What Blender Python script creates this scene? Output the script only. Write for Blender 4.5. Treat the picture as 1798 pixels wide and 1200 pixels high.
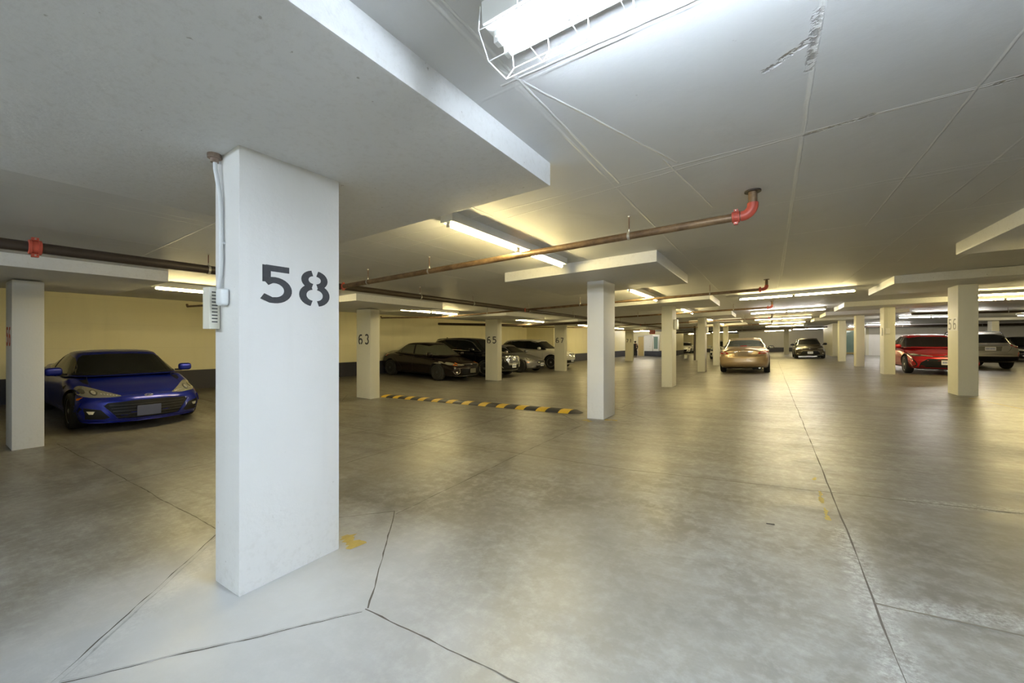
import bpy, bmesh, math, random
from mathutils import Vector, Matrix
from mathutils.bvhtree import BVHTree
from mathutils.geometry import delaunay_2d_cdt
random.seed(7)
for o in list(bpy.data.objects): bpy.data.objects.remove(o)
SC = bpy.context.scene
COL = SC.collection
# ---------------------------------------------------------------- camera, world, exposure
CAM_Z = 1.269
cd = bpy.data.cameras.new('camera'); cam = bpy.data.objects.new('camera', cd); COL.objects.link(cam)
cam.location = (0, 0, CAM_Z); cam.rotation_euler = (math.radians(90), 0, math.radians(33.089))
cd.sensor_width = 36; cd.lens = 694.2 * 36 / 1798; cd.clip_start = .05; cd.clip_end = 300
SC.camera = cam
W = bpy.data.worlds.new('world'); SC.world = W; W.use_nodes = True
W.node_tree.nodes['Background'].inputs[0].default_value = (.8, .85, 1, 1)
W.node_tree.nodes['Background'].inputs[1].default_value = .05
SC.view_settings.view_transform = 'Standard'; SC.view_settings.look = 'None'
SC.view_settings.gamma = 1; SC.view_settings.use_curve_mapping = False
SC.view_settings.exposure = 0.35
E_COOL = 165.0; E_WARM = 135.0; E_WHITE = 150.0      # tube emission

# ---------------------------------------------------------------- the sloping slab levels
S = .0306
def zf(x):
    if x < -9.2: return S * -9.2 + (-9.2 - x) * .033
    if x > 3.7: return S * 3.7
    return S * x
H_PANEL = 2.40; H_CEIL = 2.56

# ---------------------------------------------------------------- node helpers
class NT:
    def __init__(s, tree): s.t = tree; s.n = tree.nodes; s.l = tree.links
    def add(s, typ, **kw):
        nd = s.n.new(typ)
        for k, v in kw.items():
            if k == 'ins':
                for i, x in v.items():
                    if isinstance(x, bpy.types.NodeSocket): s.l.new(x, nd.inputs[i])
                    else: nd.inputs[i].default_value = x
            else: setattr(nd, k, v)
        return nd
    def math(s, op, a, b=0.0, c=0.0, clamp=False):
        return s.add('ShaderNodeMath', operation=op, use_clamp=clamp, ins={0: a, 1: b, 2: c}).outputs[0]
    def vmath(s, op, a, b=(0, 0, 0)):
        return s.add('ShaderNodeVectorMath', operation=op, ins={0: a, 1: b})
    def noise(s, vec, scale, detail=4, rough=.55, dist=0):
        return s.add('ShaderNodeTexNoise', ins={'Vector': vec, 'Scale': scale, 'Detail': detail, 'Roughness': rough, 'Distortion': dist}).outputs['Fac']
    def ramp(s, f, a, b, lo=0.0, hi=1.0):
        return s.add('ShaderNodeMapRange', ins={0: f, 1: a, 2: b, 3: lo, 4: hi}).outputs[0]
    def mix(s, f, a, b, mode='MIX'):
        nd = s.add('ShaderNodeMix', data_type='RGBA', blend_type=mode)
        for i, x in ((0, f), (6, a), (7, b)):
            if isinstance(x, bpy.types.NodeSocket): s.l.new(x, nd.inputs[i])
            else: nd.inputs[i].default_value = x if i == 0 else (tuple(x) + (1,) if len(x) == 3 else x)
        return nd.outputs[2]
    def pos(s): return s.add('ShaderNodeNewGeometry').outputs['Position']
def newmat(name):
    m = bpy.data.materials.new(name); m.use_nodes = True
    t = NT(m.node_tree); b = m.node_tree.nodes['Principled BSDF']
    return m, t, b
MATS = {}
def simple(name, col, rough=.5, metal=0, coat=0, noise=.06, bump=0, nscale=8, spec=.5):
    if name in MATS: return MATS[name]
    m, t, b = newmat(name)
    n = t.noise(t.pos(), nscale, 5)
    c = t.mix(n, [x * (1 - noise) for x in col], [min(1, x * (1 + noise)) for x in col])
    t.l.new(c, b.inputs['Base Color'])
    b.inputs['Roughness'].default_value = rough; b.inputs['Metallic'].default_value = metal
    b.inputs['Coat Weight'].default_value = coat; b.inputs['Coat Roughness'].default_value = .05
    b.inputs['Specular IOR Level'].default_value = spec
    if bump:
        bn = t.add('ShaderNodeBump', ins={'Strength': bump, 'Distance': .01, 'Height': t.noise(t.pos(), 60, 4)})
        t.l.new(bn.outputs[0], b.inputs['Normal'])
    MATS[name] = m; return m
def emis(name, col, st):
    m, t, b = newmat(name)
    n = t.noise(t.pos(), 3, 1)
    b.inputs['Base Color'].default_value = (.8, .8, .8, 1)
    t.l.new(t.mix(n, [x * .98 for x in col], col), b.inputs['Emission Color']); b.inputs['Emission Strength'].default_value = st
    return m
# segment-distance node group
G = bpy.data.node_groups.new('line_mark', 'ShaderNodeTree')
for nm, ty in (('P', 'NodeSocketVector'), ('A', 'NodeSocketVector'), ('B', 'NodeSocketVector'), ('W', 'NodeSocketFloat')):
    G.interface.new_socket(nm, in_out='INPUT', socket_type=ty)
G.interface.new_socket('D', in_out='OUTPUT', socket_type='NodeSocketFloat')
g = NT(G); gi = g.add('NodeGroupInput'); go = g.add('NodeGroupOutput')
PA = g.vmath('SUBTRACT', gi.outputs[0], gi.outputs[1]).outputs[0]; BA = g.vmath('SUBTRACT', gi.outputs[2], gi.outputs[1]).outputs[0]
hh = g.math('DIVIDE', g.vmath('DOT_PRODUCT', PA, BA).outputs['Value'], g.vmath('DOT_PRODUCT', BA, BA).outputs['Value'], clamp=True)
sc_ = g.add('ShaderNodeVectorMath', operation='SCALE', ins={0: BA, 'Scale': hh}).outputs[0]
ds = g.vmath('LENGTH', g.vmath('SUBTRACT', PA, sc_).outputs[0]).outputs['Value']
mk = g.add('ShaderNodeMapRange', ins={0: ds, 1: gi.outputs[3], 2: g.math('MULTIPLY', gi.outputs[3], .35), 3: 0.0, 4: 1.0}).outputs[0]
g.l.new(mk, go.inputs[0])
def segs(t, P, lst, w):
    out = None
    for (ax, ay), (bx, by) in lst:
        nd = t.add('ShaderNodeGroup'); nd.node_tree = G
        t.l.new(P, nd.inputs[0]); nd.inputs[1].default_value = (ax, ay, 0); nd.inputs[2].default_value = (bx, by, 0); nd.inputs[3].default_value = w
        out = nd.outputs[0] if out is None else t.math('MAXIMUM', out, nd.outputs[0])
    return out
def flatpos(t, wob=.02, sc=3):
    p = t.pos()
    nz = t.add('ShaderNodeTexNoise', ins={'Vector': p, 'Scale': sc, 'Detail': 3}).outputs['Color']
    d = t.vmath('MULTIPLY', t.vmath('SUBTRACT', nz, (.5, .5, .5)).outputs[0], (wob, wob, 0)).outputs[0]
    return t.vmath('MULTIPLY', t.vmath('ADD', p, d).outputs[0], (1, 1, 0)).outputs[0]

# ---------------------------------------------------------------- floor material
P_COLS = [.98, 6.55, 12.26, 19.27, 24.96, 30.7]      # near edge of each column of the row with 58
L_COLS = [.82, 6.8, 12.7, 18.77, 31.0]
R_COLS = [6.6, 12.38, 18.98, 24.36, 29.76]
def floor_mat():
    m, t, b = newmat('polished_concrete_floor')
    p = t.pos(); fw = flatpos(t, .8, 1.6)
    big = t.noise(p, .55, 5, .6); mid = t.noise(p, 2.3, 6, .65, .6); fine = t.noise(p, 14, 6, .7)
    st = t.noise(t.vmath('MULTIPLY', p, (.5, 3.5, 1)).outputs[0], 1.2, 6, .65, .5)
    st2 = t.noise(t.vmath('MULTIPLY', p, (4.5, .6, 1)).outputs[0], 1.0, 5, .6, .8)
    c = t.mix(t.ramp(big, .35, .68), (.082, .074, .060), (.190, .180, .160))
    c = t.mix(t.math('MULTIPLY', t.ramp(mid, .42, .70), .60), c, (.30, .292, .268))
    c = t.mix(t.math('MULTIPLY', t.ramp(st, .44, .70), .62), c, (.095, .078, .052))
    c = t.mix(t.math('MULTIPLY', t.ramp(st2, .5, .76), .40), c, (.10, .085, .06))
    c = t.mix(t.ramp(fine, .45, .72, 0, .40), c, (.42, .42, .40))
    c = t.mix(t.ramp(t.noise(t.vmath('MULTIPLY', p, (7, 22, 1)).outputs[0], 1.4, 5, .7, 1.5), .52, .74, 0, .40), c, (.075, .068, .056))
    c = t.mix(t.ramp(t.noise(p, 55, 4, .8), .45, .75, 0, .38), c, (.10, .092, .08))
    # wheel paths: broad darker bands worn by tyres
    tr = segs(t, fw, [((-1.3, 3.5), (-1.1, 40)), ((1.6, 3.4), (1.8, 40)), ((-7.4, -3), (-7.3, 40)), ((-5.2, -3), (-5.1, 40))], .45)
    c = t.mix(t.math('MULTIPLY', tr, .30), c, (.17, .15, .12))
    sm = segs(t, fw, [((-9, 1.25), (-3.4, 1.2)), ((-4.3, 2.8), (-4.1, 5.9)), ((-5.4, 3.95), (-2.9, 4.0)), ((-2.5, 2.1), (-2.55, 6)), ((-3.3, 1.2), (-2.4, .35))], .09)
    c = t.mix(t.math('MULTIPLY', sm, .35), c, (.06, .052, .042))
    # damp dark blotches
    for bx, by, r in ((-1.1, 2.75, .7), (1.6, 3.8, 1.5), (-2.2, 4.2, 1.0), (-1.9, 2.5, .5), (-.6, 2.1, .6), (-3.6, 3.1, 1.0), (-6.5, 2.6, 1.2)):
        d = t.vmath('DISTANCE', fw, (bx, by, 0)).outputs['Value']
        c = t.mix(t.ramp(d, r, r * .3, 0, .45), c, (.13, .115, .09))
    # pale cement haze round the near column and along the long joint
    d = t.vmath('DISTANCE', fw, (-2.25, .95, 0)).outputs['Value']
    c = t.mix(t.ramp(d, 1.3, .35, 0, .8), c, (.56, .57, .57))
    d = t.vmath('DISTANCE', fw, (-.6, -.2, 0)).outputs['Value']
    c = t.mix(t.ramp(d, 3.4, .6, 0, .50), c, (.42, .425, .42))  # broad paling of the near floor: lamp brightness put into its colour
    hz = segs(t, flatpos(t, .10, 14), [((.42, -4), (.42, 3.4)), ((.42, 2.55), (.95, 2.7)), ((.9, 4.27), (1.5, 4.36)), ((-2.36, .30), (-3.1, 1.15))], .10)
    c = t.mix(t.math('MULTIPLY', hz, t.ramp(t.noise(p, 42, 5, .8), .42, .70, 0, .55)), c, (.60, .60, .58))
    t.l.new(c, b.inputs['Base Color'])
    r = t.ramp(t.math('ADD', t.math('MULTIPLY', mid, .6), t.math('MULTIPLY', st, .4)), .35, .65, .30, .48)
    t.l.new(r, b.inputs['Roughness']); b.inputs['Specular IOR Level'].default_value = .62
    h = t.math('ADD', t.math('MULTIPLY', fine, .25), t.math('MULTIPLY', mid, .6))
    t.l.new(t.add('ShaderNodeBump', ins={'Strength': .22, 'Distance': .012, 'Height': h}).outputs[0], b.inputs['Normal'])
    return m
def ceil_mat():
    m, t, b = newmat('painted_concrete_ceiling')
    p = t.pos(); f = flatpos(t, .012, 5)
    n = t.noise(p, 1.1, 5); fine = t.noise(p, 34, 5, .7)
    c = t.mix(n, (.60, .605, .605), (.68, .685, .685))
    c = t.mix(t.ramp(t.noise(p, 1.7, 6, .7, 1), .55, .75, 0, .3), c, (.52, .515, .50))
    sx = t.add('ShaderNodeSeparateXYZ', ins={0: f})
    def grid(s, off, per, w):
        q = t.math('FRACT', t.math('DIVIDE', t.math('ADD', s, off), per))
        q = t.math('MULTIPLY', t.math('ABSOLUTE', t.math('SUBTRACT', q, .5)), per)   # .5*per at the line
        return t.ramp(q, per * .5 - w, per * .5 - w * .3)
    gx = grid(sx.outputs[0], -.17 + 1.22 * 40, 1.22, .012); gy = grid(sx.outputs[1], -3.05 + 1.41 * 40, 1.41, .012)
    gm = t.math('MULTIPLY', t.math('MAXIMUM', gx, gy), t.ramp(t.noise(p, 1.3, 3), .38, .52, .15, .95))
    bold = segs(t, f, [((.16, -2), (.2, 9.5)), ((-1.02, .5), (-1.0, 3.1)), ((-.62, 2.9), (-.45, 4.2)), ((-3.8, 3.4), (.17, 3.07)), ((.17, 3.05), (4, 2.95)), ((-1.1, 1.6), (1.5, 1.66)),
                       ((-1.05, 1.5), (-.55, 3.0)), ((.9, 2), (.92, 6)), ((.2, 4.39), (1.6, 4.37)), ((.25, 5.9), (1.65, 5.85)), ((1.63, 4.6), (1.65, 5.9)), ((1.65, 5.86), (2.6, 5.8)), ((1.73, 7.6), (1.8, 9.1)), ((-3.9, 1.5), (-3.9, 6.0)), ((-4.6, .3), (-4.5, 4))], .009)
    ln = t.math('MAXIMUM', gm, t.math('MULTIPLY', bold, .95))
    c = t.mix(t.math('MULTIPLY', ln, .55), c, (.86, .86, .84))
    # ragged spalls at the joint crossings
    dm = segs(t, flatpos(t, .03, 22), [((.19, 3.09), (.50, 3.04)), ((.16, 1.95), (.16, 2.35)), ((.98, 3.06), (1.25, 2.98)), ((-.02, 2.24), (.15, 2.12))], .022)
    dm = t.math('MULTIPLY', dm, t.ramp(t.noise(p, 38, 3), .42, .55))
    c = t.mix(t.math('MULTIPLY', dm, .8), c, (.22, .21, .20))
    sp = t.ramp(t.noise(p, 23, 2, .5), .77, .80)
    c = t.mix(t.math('MULTIPLY', sp, .35), c, (.3, .28, .26))
    t.l.new(c, b.inputs['Base Color']); b.inputs['Roughness'].default_value = .55
    h = t.math('ADD', t.math('MULTIPLY', fine, .15), t.math('SUBTRACT', ln, t.math('MULTIPLY', dm, 1.5)))
    h = t.math('ADD', h, t.math('MULTIPLY', t.noise(p, 3, 3), .8))
    t.l.new(t.add('ShaderNodeBump', ins={'Strength': .5, 'Distance': .012, 'Height': h}).outputs[0], b.inputs['Normal'])
    return m
def paint_mat(name, c1, c2, scuff=(.42, .40, .36), rough=.5, low=0.5):
    """painted concrete; scuffs and splashed dirt near the floor (object z is measured from the floor)"""
    m, t, b = newmat(name)
    p = t.pos(); oc = t.add('ShaderNodeTexCoord').outputs['Object']
    c = t.mix(t.noise(p, 1.6, 5), c1, c2)
    z = t.add('ShaderNodeSeparateXYZ', ins={0: oc}).outputs[2]
    lowm = t.ramp(z, low, 0.0, 0, 1)
    sc = t.math('MULTIPLY', t.ramp(t.noise(p, 24, 6, .75), .50, .75), lowm)
    c = t.mix(t.math('MULTIPLY', sc, .32), c, scuff)
    sp = t.ramp(t.noise(p, 30, 2), .74, .78)
    c = t.mix(t.math('MULTIPLY', sp, t.math('ADD', t.math('MULTIPLY', lowm, .6), .12)), c, (.30, .28, .25))
    dr = t.ramp(t.noise(t.vmath('MULTIPLY', p, (6, 6, .5)).outputs[0], 1.5, 4), .55, .75, 0, .05)
    c = t.mix(dr, c, scuff)
    t.l.new(c, b.inputs['Base Color']); b.inputs['Roughness'].default_value = rough
    h = t.math('ADD', t.noise(p, 45, 4), t.noise(p, 5, 3))
    t.l.new(t.add('ShaderNodeBump', ins={'Strength': .2, 'Distance': .006, 'Height': h}).outputs[0], b.inputs['Normal'])
    return m
def wall_mat(name, c1, c2, band=(.030, .030, .045), band_h=.56):
    """painted wall with a dark painted band along the floor; object z is measured from the floor"""
    m, t, b = newmat(name)
    p = t.pos(); oc = t.add('ShaderNodeTexCoord').outputs['Object']
    c = t.mix(t.noise(p, .7, 4), c1, c2)
    zz = t.add('ShaderNodeSeparateXYZ', ins={0: oc}).outputs[2]
    # board-marked pour lines
    q = t.math('FRACT', t.math('DIVIDE', zz, .61)); ln = t.ramp(t.math('ABSOLUTE', t.math('SUBTRACT', q, .5)), .485, .495)
    c = t.mix(t.math('MULTIPLY', ln, .15), c, [x * .7 for x in c1])
    c = t.mix(t.ramp(t.noise(t.vmath('MULTIPLY', p, (3, 3, .4)).outputs[0], 1, 4), .5, .75, 0, .2), c, [x * .75 for x in c1])
    if band_h:
        c = t.mix(t.ramp(zz, band_h + .004, band_h - .004), c, band)
    t.l.new(c, b.inputs['Base Color']); b.inputs['Roughness'].default_value = .55
    t.l.new(t.add('ShaderNodeBump', ins={'Strength': .15, 'Distance': .01, 'Height': t.noise(p, 12, 5)}).outputs[0], b.inputs['Normal'])
    return m
M_FLOOR = floor_mat(); M_CEIL = ceil_mat()
M_COL = paint_mat('white_painted_concrete', (.74, .745, .74), (.79, .79, .785))
M_COLW = paint_mat('cream_painted_concrete', (.72, .70, .57), (.78, .76, .63))
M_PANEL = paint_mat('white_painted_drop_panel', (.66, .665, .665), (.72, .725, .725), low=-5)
M_WALL = wall_mat('cream_wall_paint', (.76, .70, .46), (.82, .76, .52))
M_WALLB = wall_mat('pale_wall_paint', (.82, .81, .80), (.86, .85, .84), band_h=0)
M_WALLG = wall_mat('far_wall_paint', (.50, .49, .48), (.56, .55, .53), band_h=.55)

# ---------------------------------------------------------------- mesh helpers
def obj_from(name, verts, faces, mat=None, parent=None, smooth=None, kind=None):
    me = bpy.data.meshes.new(name); me.from_pydata([tuple(v) for v in verts], [], faces); me.validate()
    bm = bmesh.new(); bm.from_mesh(me); bmesh.ops.recalc_face_normals(bm, faces=bm.faces); bm.to_mesh(me); bm.free()
    for mm in (mat if isinstance(mat, list) else [mat]):
        if mm: me.materials.append(mm)
    if smooth is not None:
        me.shade_smooth(); me.set_sharp_from_angle(angle=math.radians(smooth))
    o = bpy.data.objects.new(name, me); COL.objects.link(o)
    if parent: o.parent = parent
    if kind: o['kind'] = kind
    return o
class MB:
    def __init__(s): s.v = []; s.f = []
    def add(s, vs, fs):
        k = len(s.v); s.v += [tuple(v) for v in vs]; s.f += [tuple(i + k for i in f) for f in fs]; return s
    def box(s, x0, x1, y0, y1, z0, z1, sl=None):
        vs = [(x, y, z) for x in (x0, x1) for y in (y0, y1) for z in (z0, z1)]
        if sl: vs = [(x, y, z + sl(x)) for x, y, z in vs]
        return s.add(vs, [(0, 1, 3, 2), (4, 6, 7, 5), (0, 4, 5, 1), (2, 3, 7, 6), (0, 2, 6, 4), (1, 5, 7, 3)])
    def tube(s, pts, r, n=12, cap=True):
        pts = [Vector(p) for p in pts]; rs = r if isinstance(r, (list, tuple)) else [r] * len(pts)
        up = None; rings = []
        for i, p in enumerate(pts):
            d = (pts[min(i + 1, len(pts) - 1)] - pts[max(i - 1, 0)]).normalized()
            if up is None:
                up = Vector((0, 0, 1)) if abs(d.z) < .9 else Vector((1, 0, 0))
            a = d.cross(up).normalized(); up = a.cross(d).normalized()
            rings.append([p + (a * math.cos(2 * math.pi * k / n) + up * math.sin(2 * math.pi * k / n)) * rs[i] for k in range(n)])
        vs = [v for rg in rings for v in rg]
        fs = [(i * n + k, i * n + (k + 1) % n, (i + 1) * n + (k + 1) % n, (i + 1) * n + k) for i in range(len(pts) - 1) for k in range(n)]
        if cap: fs += [tuple(range(n)), tuple((len(pts) - 1) * n + k for k in range(n))]
        return s.add(vs, fs)
    def lathe(s, prof, axis='y', c=(0, 0, 0), n=32):
        """prof: (radius, along) revolved about an axis through c"""
        vs = []
        for r, a in prof:
            for k in range(n):
                t = 2 * math.pi * k / n; p, q = r * math.cos(t), r * math.sin(t)
                v = {'y': (p, a, q), 'z': (p, q, a), 'x': (a, p, q)}[axis]
                vs.append((v[0] + c[0], v[1] + c[1], v[2] + c[2]))
        m = len(prof)
        fs = [(i * n + k, i * n + (k + 1) % n, (i + 1) * n + (k + 1) % n, (i + 1) * n + k) for i in range(m - 1) for k in range(n)]
        if prof[0][0] > 1e-6: fs.append(tuple(range(n)))
        if prof[-1][0] > 1e-6: fs.append(tuple((m - 1) * n + k for k in range(n)))
        return s.add(vs, fs)
    def build(s, name, mat, parent=None, smooth=None, bevel=0, kind=None, loc=None, seg=2):
        o = obj_from(name, s.v, s.f, mat, parent, None, kind)
        if bevel:
            bm = bmesh.new(); bm.from_mesh(o.data)
            es = [e for e in bm.edges if len(e.link_faces) == 2 and e.calc_face_angle(0) > .6]
            bmesh.ops.bevel(bm, geom=es, offset=bevel, segments=seg, affect='EDGES', profile=.6, clamp_overlap=True)
            bm.to_mesh(o.data); bm.free()
        if smooth: o.data.shade_smooth(); o.data.set_sharp_from_angle(angle=math.radians(smooth))
        if loc: o.location = loc
        return o
def rbox(name, size, loc, mat, parent, r=.02, seg=3, rot=None):
    x, y, z = [a / 2 for a in size]
    o = MB().box(-x, x, -y, y, -z, z).build(name, mat, parent, smooth=50, bevel=r, seg=seg)
    o.location = loc
    if rot: o.rotation_euler = rot
    return o
def tag(o, label, cat, group=None):
    o['label'] = label; o['category'] = cat
    if group: o['group'] = group
    return o
def empty(name, loc, label, cat, group=None):
    o = bpy.data.objects.new(name, None); COL.objects.link(o); o.location = loc; o.empty_display_size = .2
    return tag(o, label, cat, group)

# ---------------------------------------------------------------- the shell
XB = [-17, -14.1, -9.2, -6, -2.5, .4, 3.7, 8, 22]
def sheet(name, z0, z1, ys, mat):
    mb = MB(); n = len(XB)
    for zz in (z0, z1):
        pass
    vs = []; idx = {}
    for k, zz in enumerate((z0, z1)):
        for i, x in enumerate(XB):
            for j, y in enumerate(ys):
                idx[k, i, j] = len(vs); vs.append((x, y, zf(x) + zz))
    fs = []
    m = len(ys)
    for k in (0, 1):
        for i in range(n - 1):
            for j in range(m - 1): fs.append((idx[k, i, j], idx[k, i + 1, j], idx[k, i + 1, j + 1], idx[k, i, j + 1]))
    for i in range(n - 1):
        for j in (0, m - 1): fs.append((idx[0, i, j], idx[0, i + 1, j], idx[1, i + 1, j], idx[1, i, j]))
    for j in range(m - 1):
        for i in (0, n - 1): fs.append((idx[0, i, j], idx[0, i, j + 1], idx[1, i, j + 1], idx[1, i, j]))
    return obj_from(name, vs, fs, mat, kind='structure')
YS = [-4, 10, 30, 62]
def dip(x, y): return -.034 * math.exp(-((x + 2.5) / 2.6) ** 2 - ((y - .9) / 2.2) ** 2)
def fz(x, y): return zf(x) + dip(x, y)
def floor_sheet():
    xs = [-17, -14.1, -9.2] + [-9 + .3 * k for k in range(1, 43)] + [8, 22]; ys = [-4 + .4 * k for k in range(26)] + [30, 62]
    nx, ny = len(xs), len(ys)
    vs = [(x, y, fz(x, y)) for x in xs for y in ys] + [(x, y, zf(x) - .25) for x in xs for y in ys]
    fs = []
    for k in (0, nx * ny):
        for i in range(nx - 1):
            for j in range(ny - 1): fs.append(tuple(k + q for q in (i * ny + j, (i + 1) * ny + j, (i + 1) * ny + j + 1, i * ny + j + 1)))
    N = nx * ny
    for i in range(nx - 1):
        for j in (0, ny - 1): fs.append((i * ny + j, (i + 1) * ny + j, N + (i + 1) * ny + j, N + i * ny + j))
    for j in range(ny - 1):
        for i in (0, nx - 1): fs.append((i * ny + j, i * ny + j + 1, N + i * ny + j + 1, N + i * ny + j))
    return obj_from('floor', vs, fs, M_FLOOR, kind='structure', smooth=20)
floor_sheet()
def ribbons(name, lst, w, mat, step=.06, jit=.004, ww=.3, up=.0012, kind='structure'):
    mb = MB(); rnd = random.Random(5)
    for (ax, ay), (bx, by) in lst:
        L = math.hypot(bx - ax, by - ay); n = max(2, min(160, int(L / step)))
        dx, dy = (bx - ax) / L, (by - ay) / L; vs = []; jx = 0
        for i in range(n + 1):
            t = i / n; jx = jx * .8 + rnd.uniform(-jit, jit); hw = w / 2 * (1 + rnd.uniform(-ww, ww))
            x, y = ax + (bx - ax) * t - dy * jx, ay + (by - ay) * t + dx * jx
            for s_ in (-1, 1):
                px, py = x - dy * hw * s_, y + dx * hw * s_; vs.append((px, py, fz(px, py) + up))
        mb.add(vs, [(2 * i, 2 * i + 1, 2 * i + 3, 2 * i + 2) for i in range(n)])
    return mb.build(name, mat, kind=kind)
JOINTS = [((.42, -4), (.44, 30)), ((.44, 30), (1.3, 42)), ((-2.48, 2.12), (-2.53, 6.05)), ((-2.53, 7.95), (-2.5, 11.3)), ((-2.53, 13.8), (-2.5, 18.4)),
      ((-1.71, 1.27), (.42, 1.3)), ((-9.0, 1.25), (-3.38, 1.27)), ((-5.6, 7.4), (-5.4, 20)), ((-4.5, 13.4), (-3.1, 18.5))]
FAINT = [((-1.2, 4.02), (1.5, 4.33)), ((1.5, 4.33), (3.6, 4.6)), ((-9, 4.15), (-1.2, 4.02)), ((-4.1, 2.8), (-4.1, 7)), ((-9, 9.9), (3.5, 9.9)), ((-13.9, 4.1), (-9, 4.1)), ((-9, 15.8), (3.5, 15.8)), ((.42, 2.55), (3, 2.7)), ((-5.6, 1.2), (-5.3, 7))]
for x0, ys_, hw, hl in ((-2.54, [y + .3 for y in P_COLS[:4]], .84, .88), (-9.26, [y + .15 for y in L_COLS[:4]], .9, .8), (3.55, [y + .3 for y in R_COLS[:3]], .84, .9)):
    for y in ys_:
        q = [(x0 + hw, y), (x0, y + hl), (x0 - hw, y), (x0, y - hl)]
        JOINTS += [(q[i], q[(i + 1) % 4]) for i in range(4) if not (x0 == -2.54 and y < 2 and i in (2, 3))]
ribbons('trim_1', JOINTS, .0068, simple('dark_joint_sealant', (.085, .075, .06), .8, noise=.3), ww=.6)
ribbons('trim_4', [((-3.38, 1.28), (-2.40, .34)), ((-2.40, .34), (-1.71, 1.26))], .008, simple('pale_joint_filler', (.36, .36, .35), .8, noise=.4, nscale=40), ww=.8, up=.0016)
ribbons('trim_5', [((-3.40, 1.26), (-2.42, .32)), ((-2.40, .325), (-1.71, 1.25))], .0045, simple('dark_joint_sealant', (.085, .075, .06), .8, noise=.3), ww=.9)
ribbons('trim_2', FAINT, .012, simple('worn_joint_sealant', (.13, .115, .09), .7, noise=.4))
M_YP = simple('worn_yellow_line_paint', (.36, .27, .07), .6, noise=.35, nscale=30)
for a, b in (((-2.30, 1.66), (-2.52, 1.70)), ((-2.68, 6.38), (-2.50, 6.26)), ((3.4, 11.84), (3.62, 11.72)), ((-2.36, 6.52), (-2.15, 6.56))):
    tag(ribbons('paint_mark', [(a, b)], .085, M_YP, step=.02, jit=.012, ww=.6, up=.002, kind=None), {-2.30: 'yellow paint dab on the floor at the foot of column 58', -2.68: 'yellow paint dab in front of the speed bump column', 3.4: 'yellow paint dab in front of the column with the white 56 patch', -2.36: 'faint yellow dab right of the speed bump column foot'}[a[0]], 'paint mark')
ribbons('trim_3', [((.35, 3.55), (.35, 3.8)), ((.34, 3.9), (.35, 4.2)), ((.34, 4.5), (.35, 4.6)), ((3.66, 10.1), (3.5, 11.5))], .022, M_YP, step=.02, jit=.004, ww=.7)
tag(ribbons('floor_scrap', [((-.02, 3.28), (.03, 3.285))], .018, simple('dark_scrap', (.03, .03, .03), .7), up=.003, kind=None), 'tiny dark scrap lying on the open floor in the middle', 'scrap')
sheet('ceiling', H_CEIL, H_CEIL + .25, YS, M_CEIL)
def wall(name, x0, x1, y0, y1, mat, zref=None):
    z = zf((x0 + x1) / 2) if zref is None else zref
    o = MB().box(x0, x1, y0, y1, -.05, H_CEIL + .05, ).build(name, mat, kind='structure', loc=(0, 0, z))
    return o
wall('wall_left', -14.35, -14.1, -4, 23.5, M_WALL, zf(-14.1))
wall('wall_left_return', -14.3, -12.0, 23.5, 23.7, M_WALL, zf(-13))
wall('wall_left_far', -12.2, -12.0, 23.7, 42, M_WALL, zf(-12))
wall('wall_lobby', -12.2, -8.5, 42, 42.25, M_WALL, zf(-10.5))
wall('wall_lobby_side', -8.7, -8.5, 42.25, 50, M_WALL, zf(-9))
wall('wall_back_left', -16.5, -3.3, 60.5, 60.7, M_WALL, zf(-9))
wall('wall_back', -3.3, 9, 58, 58.2, M_WALLG, zf(0))
wall('wall_stair_core', 4.1, 4.95, 39.5, 45.6, M_COLW, zf(4.1))
wall('wall_door_recess', 4.98, 7.0, 47.4, 47.6, M_COLW, zf(4.1))
wall('wall_core_return', 4.8, 4.98, 45.6, 47.6, M_COLW, zf(4.1))
wall('wall_right_recess', 6.75, 6.95, 44, 47.4, M_COLW, zf(4.1))
wall('wall_right_far', 6.95, 20, 44, 44.2, M_WALLB, zf(4.1))
wall('wall_right', 19.8, 20, -4, 44, M_WALL, zf(4.1))
wall('wall_front', -14.35, 20, -4.2, -4, M_WALL, zf(-2))

# ---------------------------------------------------------------- stencil digits
def arc(cx, cy, rx, ry, a0, a1, n=16): return [(cx + rx * math.cos(math.radians(a0 + (a1 - a0) * i / n)), cy + ry * math.sin(math.radians(a0 + (a1 - a0) * i / n))) for i in range(n + 1)]
DIG = {   # strokes in a box 0..1 wide and 0..1.6 high
    '5': [[(.92, 1.48), (.14, 1.48)], [(.16, 1.60), (.16, .86)], [(.14, .83), (.30, .95)] + arc(.42, .52, .46, .45, 100, -90, 16) + [(.30, .07), (.02, .22)]],
    '8': [arc(.46, 1.20, .34, .32, 100, 260, 12), arc(.54, 1.20, .34, .32, 80, -80, 12), arc(.44, .46, .40, .40, 100, 260, 12), arc(.56, .46, .40, .40, 80, -80, 12)],
    '6': [[(.86, 1.46)] + arc(.60, .95, .48, .55, 110, 180, 8) + arc(.46, .46, .36, .40, 180, 262, 6), arc(.52, .46, .38, .40, -78, 140, 14)],
    '3': [arc(.46, 1.18, .36, .34, 150, -70, 14), arc(.46, .46, .40, .40, 70, -150, 14)],
    '7': [[(.08, 1.48), (.90, 1.48)], [(.86, 1.42), (.36, .02)]],
    '1': [[(.5, 0), (.5, 1.6)], [(.5, 1.5), (.28, 1.30)]],
}
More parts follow.
